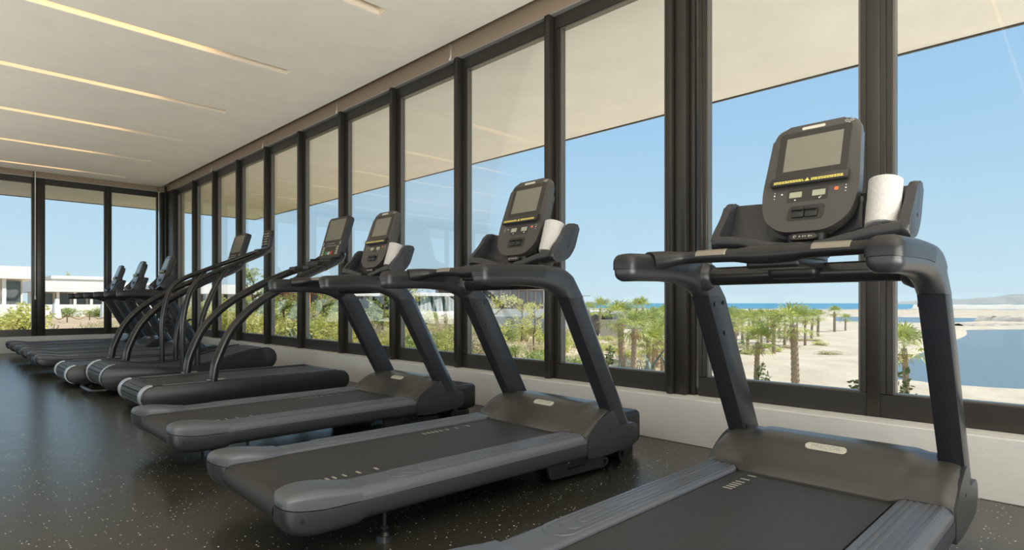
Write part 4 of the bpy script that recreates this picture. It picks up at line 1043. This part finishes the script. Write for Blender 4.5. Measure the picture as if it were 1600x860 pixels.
# agaves and leafy shoots right outside the glass
def make_agave(seed, n=20, L=.8):
    rnd = random.Random(seed); bm = NB()
    for k in range(n):
        az = k * 2.4 + rnd.uniform(-.1, .1); el = math.radians(lerp([(0, 80), (1, 12)], k / (n - 1))); l = L * rnd.uniform(.85, 1.1); rings = []
        side = Vector((-math.sin(az), math.cos(az), 0))
        for q in range(9):
            t = q / 8; bend = el + .35 * t * t * (1 if k % 3 else -1.2); r = l * t
            p = Vector((math.cos(az) * math.cos(bend), math.sin(az) * math.cos(bend), math.sin(bend))) * r; wv = .055 * (1 - t ** 2.2) * (.6 + .9 * min(1, t * 2)) + .002
            nrm = Vector((-math.cos(az) * math.sin(bend), -math.sin(az) * math.sin(bend), math.cos(bend)))
            rings.append([p - side * wv + nrm * .012, p - nrm * .012 * (1 - t), p + side * wv + nrm * .012, p + nrm * .004])
        loft(bm, rings)
    return obj('agave', bm, M_agave, smooth=60)
AG = make_agave(41)
def ongx(px, X): t = (px - 800) / 911; return (X, X * (1 - t) / (1 + t))
ags = [(1016, 5.3, -.28, 1.0, 'grey agave with long curved leaves outside below the palm grove'), (1106, 5.0, -.38, .9, 'blue grey succulent outside beside the double mullion'), (1152, 5.6, -.55, .9, 'agave leaf tuft outside right of the double mullion'),
       (455, 6.0, -.15, .8, 'blue agave outside behind the arched tube rail, left one'), (487, 6.0, -.22, .8, 'blue agave outside behind the arched tube rail, right one'), (640, 6.0, -.25, .7, 'small pale agave outside behind the third treadmill upright'), (692, 6.4, -.2, .7, 'small agave outside between the two left treadmill uprights')]
for i, (px, X, z, s, lab) in enumerate(ags):
    o = AG if i == 0 else copy_tree(AG); x, y = ongx(px, X); g = ground(x, y); o.location = (x, y, g + .02); s2 = s * (1 + max(0, (z - g - .1))); o.scale = (s2, s2, s2); o.rotation_euler = (0, 0, i * 1.1); tagp(o, lab, 'agave')
def make_shoot(seed, n, H, spread, lf=.022):
    rnd = random.Random(seed); T = empty('leafy_shrub'); bs_ = NB(); bl_ = NB()
    for k in range(n):
        a = rnd.uniform(0, 6.28); q = rnd.uniform(.2, 1) * spread; h = H * rnd.uniform(.75, 1.05)
        P = spline([(0, 0, -.05), (math.cos(a) * q * .25, math.sin(a) * q * .25, h * .45), (math.cos(a) * q * .7, math.sin(a) * q * .7, h * .8), (math.cos(a) * q * 1.25, math.sin(a) * q * 1.25, h)], 8)
        tube(bs_, P, [.009 - .0003 * i for i in range(len(P))], 5)
        for i, p in enumerate(P[4:]):
            for w_ in range(5):
                p2 = p + Vector((rnd.gauss(0, .014), rnd.gauss(0, .014), rnd.gauss(0, .02))); d = Vector((rnd.gauss(0, 1), rnd.gauss(0, 1), rnd.gauss(.3, .6))).normalized(); b = d.cross(Vector((rnd.gauss(0, 1), rnd.gauss(0, 1), rnd.gauss(0, 1)))).normalized(); l = lf * rnd.uniform(.8, 1.3)
                bl_.faces.new([bl_.verts.new(p2 + v) for v in (Vector((0, 0, 0)), d * l + b * l * .55, d * l * 2, d * l - b * l * .55)])
    obj('stem', bs_, M_twig, T); obj('leaves', bl_, M_leafD, T, smooth=0); return T
SHO = [make_shoot(51, 7, 1.15, .30), make_shoot(52, 9, 1.1, .55)]
sps = [(1170, 5.6, .33, 0, 'leafy green shoots outside beside the left upright of the nearest treadmill'), (1392, 5.0, .36, 0, 'dark leafy stems outside just right of the right mullion'), (1432, 5.2, .42, 0, 'dark leafy stems in front of the lagoon palm'), (1455, 5.1, .20, 1, 'low leafy stems outside at the foot of the right treadmill upright'),
       (1578, 4.9, .30, 1, 'spreading dark leafy branches outside at the right edge'), (1270, 5.4, .10, 0, 'single small leafy shoot outside near the thick palm trunk'), (936, 5.4, .42, 0, 'thin leafy stem outside between the second treadmill upright and the palms'),
       (345, 6.3, .30, 1, 'low leafy shrub outside under the far side window'), (640, 6.1, .22, 1, 'leafy shrub outside behind the third treadmill'), (802, 6.0, .12, 1, 'round leafy shrub outside seen under the second treadmill crossbar'), (842, 5.9, .05, 1, 'round leafy shrub outside left of the second treadmill upright'), (905, 5.8, .05, 1, 'pale leafy bush outside in the narrow gap by the second treadmill')]
usedq = set()
for i, (px, X, zt, k, lab) in enumerate(sps):
    o = SHO[k] if k not in usedq else copy_tree(SHO[k]); usedq.add(k); x, y = ongx(px, X); g = ground(x, y); s = (zt - g) / 1.15
    o.location = (x, y, g); o.scale = (max(.6, s) * .9, max(.6, s) * .9, s); o.rotation_euler = (0, 0, i * 2.1); tagp(o, lab, 'shrub')
for i, (px, lab) in enumerate(((40, 'dark bare twig plant outside the left back window'), (84, 'dark twig plant outside the middle back window, left one'), (113, 'dark twig plant outside the middle back window, right one'))):
    o = copy_tree(SHO[0]); t = (px - 800) / 911; Y = 16.0; x = Y * (1 + t) / (1 - t); g = ground(x, Y); o.location = (x, Y, g); s = (.52 - g) / 1.15 - .06 * i; o.scale = (s * .5, s * .5, s); tagp(o, lab, 'shrub')
# ---- buildings
def bframe(px0, px1, d, depth):     # block facing the camera side
    if px1 <= 866:      # the villas beyond the back wall stand parallel to it
        Y = at((px0 + px1) / 2, d)[1]; q = [(p - 800) / 911 for p in (px0, px1)]; a, b = [Vector((Y * (1 + t) / (1 - t), Y, 0)) for t in q]
        return a, (b - a).normalized(), Vector((0, 1, 0)), (b - a).length
    a = Vector((*at(px0, d), 0)); b = Vector((*at(px1, d), 0)); ex = (b - a).normalized(); ey = Vector((.7071, .7071, 0)); L = (b - a).length
    return a, ex, ey, L
def zpx(y, d): return EYE - (y - 474) * d / 911
def bbox_(bm, fr, x0, x1, y0, y1, z0, z1):
    a, ex, ey, L = fr; P = [a + ex * x + ey * y for x, y in ((x0, y0), (x1, y0), (x1, y1), (x0, y1))]
    loft(bm, [[(p.x, p.y, z0) for p in P], [(p.x, p.y, z1) for p in P]])
def building(px0, px1, d, yt, yf, yb, wall, lab, bays=6, over=1.0, roof=M_cream, glass=True, depth=10, foot=None, name='pavilion', fr_m=None):
    fr = bframe(px0, px1, d, depth); L = fr[3]; T = empty(name, fr[0]); T['label'] = lab; T['category'] = 'building'
    off = -fr[0]; fr0 = (Vector((0, 0, 0)), fr[1], fr[2], L); zt, zf, zb = zpx(yt, d), zpx(yf, d), zpx(yb, d)
    fl = min(foot if foot is not None else zb - .6, min(ground(*(fr[0] + fr[1] * q * L / 4 + fr[2] * w_).xy) for q in range(5) for w_ in (0, depth)) - .1)
    bm = NB(); bbox_(bm, fr0, -over, L + over, -over, depth, zf, zt); obj('roof', bm, roof, T, smooth=0)
    bm = NB()
    if glass:
        bbox_(bm, fr0, .3, L - .3, 2.2, depth - .5, fl, zf - .01)
        obj('wall', bm, wall, T, smooth=0)
        n = bays
        for i in range(n):
            x0 = .3 + (L - .6) * i / n
            bm = NB(); bbox_(bm, fr0, x0 + .15, x0 + (L - .6) / n - .15, 2.0, 2.19, zb, zf - .15); obj('window', bm, M_winfar, T, smooth=0)
            bm = NB(); bbox_(bm, fr0, x0, x0 + .28, 0, .28, fl, zf - .005); obj('post', bm, fr_m or wall, T, smooth=0)
    else:
        bbox_(bm, fr0, 0, L, 0, depth - .5, fl, zf - .01); obj('wall', bm, wall, T, smooth=0)
    return T, fr0
building(-260, 46, 50, 412, 433, 484, M_cream, 'white flat roofed pavilion with glass front behind the left back window', 7, .5)
building(56, 262, 74, 441, 457, 486, M_cream, 'long white flat roofed villa behind the middle and right back windows', 8, .5, depth=12)
T_, f_ = building(82, 182, 95, 432, 437, 460, M_cream, 'white clerestory block rising behind the long white villa', 1, .2, glass=False)
building(268, 415, 70, 445, 459.5, 486, M_tan, 'long white roofed building behind the far side windows', 6, .5)
building(476, 524, 55, 455, 458, 487, M_orange, 'terracotta walled house behind the shrubs', 2, .1, roof=M_orange)
building(545, 610, 62, 455, 463, 492, M_cream, 'white walled house right of the terracotta house', 2, .3, depth=8)
building(640, 722, 62, 458, 463, 489, M_winfar, 'pavilion with tall green glass front behind the third treadmill', 12, .4, fr_m=M_agave)
building(735, 862, 100, 449, 453, 474, M_brownw, 'wide dark louvred residence behind the second treadmill', 9, .2, roof=M_brownw)
building(904, 966, 72, 487, 491, 502, M_winfar, 'low grey pavilion with flat white roof left of the palm grove', 4, .6)
def gwall(px0, px1, d, yt, m, lab, name='garden_wall', th=.3):
    fr = bframe(px0, px1, d, 1); bm = NB(); x, y = at((px0 + px1) / 2, d); g = ground(x, y); bbox_(bm, fr, 0, fr[3], 0, th, g - .8, zpx(yt, d)); tagp(obj(name, bm, m, smooth=0), lab, 'wall')
gwall(636, 736, 56, 487, M_cream, 'low white garden wall in front of the green glass pavilion')
gwall(735, 905, 60, 483, M_cream, 'long low white terrace wall behind the second treadmill')
gwall(760, 870, 50, 495, M_roofg, 'lower grey terrace wall in front of the long white one')
gwall(918, 936, 60, 500, M_brownw, 'short brown stone wall under the grey pavilion')
gwall(938, 972, 60, 500, M_tan, 'beige garden wall left of the slim trunked palm')
gwall(968, 1046, 90, 487, M_roofg, 'low grey wall behind the palm grove', th=6)
gwall(-120, 256, 44, 476.1, M_cream, 'thin white balustrade line crossing the yard before the villas', 'balustrade')
# white canopy on a pole, white tank and yard ropes
X, Y = at(905, 66); bm = NB(); cyl(bm, (X, Y, ground(X, Y) - .3), (X, Y, 1.72), .06, 8); fr = bframe(896, 921, 66, 2); bbox_(bm, fr, 0, fr[3], -.8, .8, 1.70, 1.80)
tagp(obj('shade_canopy', bm, M_cream, smooth=0), 'thin white shade canopy on a pole above the palms at left of the grove', 'canopy')
for i, (px, s, lab) in enumerate(((88, 1.0, 'white tapered post in the sandy yard, left one'), (162, .85, 'white tapered post in the sandy yard, right one'))):
    d = 42; X, Y = at(px, d); g = ground(X, Y); bm = NB(); tube(bm, [(0, 0, -.1), (0, 0, .1), (0, 0, .9), (0, 0, 1.1), (0, 0, 1.35)], [.30 * s, .29 * s, .22 * s, .12 * s, .10 * s], 14); o = obj('yard_post', bm, M_cream); o.location = (X, Y, g); tagp(o, lab, 'post')
bm = NB(); stk = [(-10, 34), (20, 33), (45, 34), (80, 35), (105, 32), (140, 36), (170, 33), (205, 36), (240, 38)]; P = []
for i, (px, d) in enumerate(stk):
    X, Y = at(px, d); g = ground(X, Y); P.append(Vector((X, Y, g + .42)))
    if i: 
        m_ = (P[-2] + P[-1]) / 2; m_.z = ground(m_.x, m_.y) + .12; tube(bm, spline([P[-2], m_, P[-1]], 5), .022, 5)
tagp(obj('rope_line', bm, M_skirt), 'sagging brown rope strung across the sandy yard', 'rope')
for i, p in enumerate(P):
    bm = NB(); cyl(bm, (0, 0, -.15), (0, 0, .48), .03, 6); o = obj('rope_stake', bm, M_twig); o.location = (p.x, p.y, p.z - .42); tagp(o, ('leftmost', 'second from left', 'third from left', 'fourth from left', 'middle', 'sixth from left', 'seventh from left', 'eighth from left', 'rightmost')[i] + ' thin wooden stake holding the yard rope', 'stake', 'stakes of the yard rope')
# loose scrub covering the soil: nobody could count it
rnd = random.Random(77); bm = NB()
def tuft(px, d, h, w_):
    X, Y = at(px, d); g = ground(X, Y)
    if X < 5 and Y < 18: return
    for k in range(7):
        a = rnd.uniform(0, 6.28); p = Vector((X + rnd.gauss(0, w_), Y + rnd.gauss(0, w_), g - .02)); l = Vector((math.cos(a) * .3 * h, math.sin(a) * .3 * h, h * rnd.uniform(.6, 1.1))); s = Vector((-math.sin(a), math.cos(a), 0)) * .02 * (1 + d / 30)
        bm.faces.new([bm.verts.new(q) for q in (p - s, p + s, p + l)])
for _ in range(3600):
    px = rnd.uniform(540, 1046); d = rnd.uniform(18, 60) ; tuft(px, d, rnd.uniform(.1, .3), .25)
for _ in range(1500): tuft(rnd.uniform(280, 540), rnd.uniform(13, 45), rnd.uniform(.15, .4), .25)
for _ in range(500): tuft(rnd.uniform(150, 262), rnd.uniform(24, 30), rnd.uniform(.1, .3), .25)
tagp(obj('dry_grass', bm, M_leafC, smooth=0), 'dry straw coloured grass tufts scattered over the garden soil', 'grass', kind='stuff')
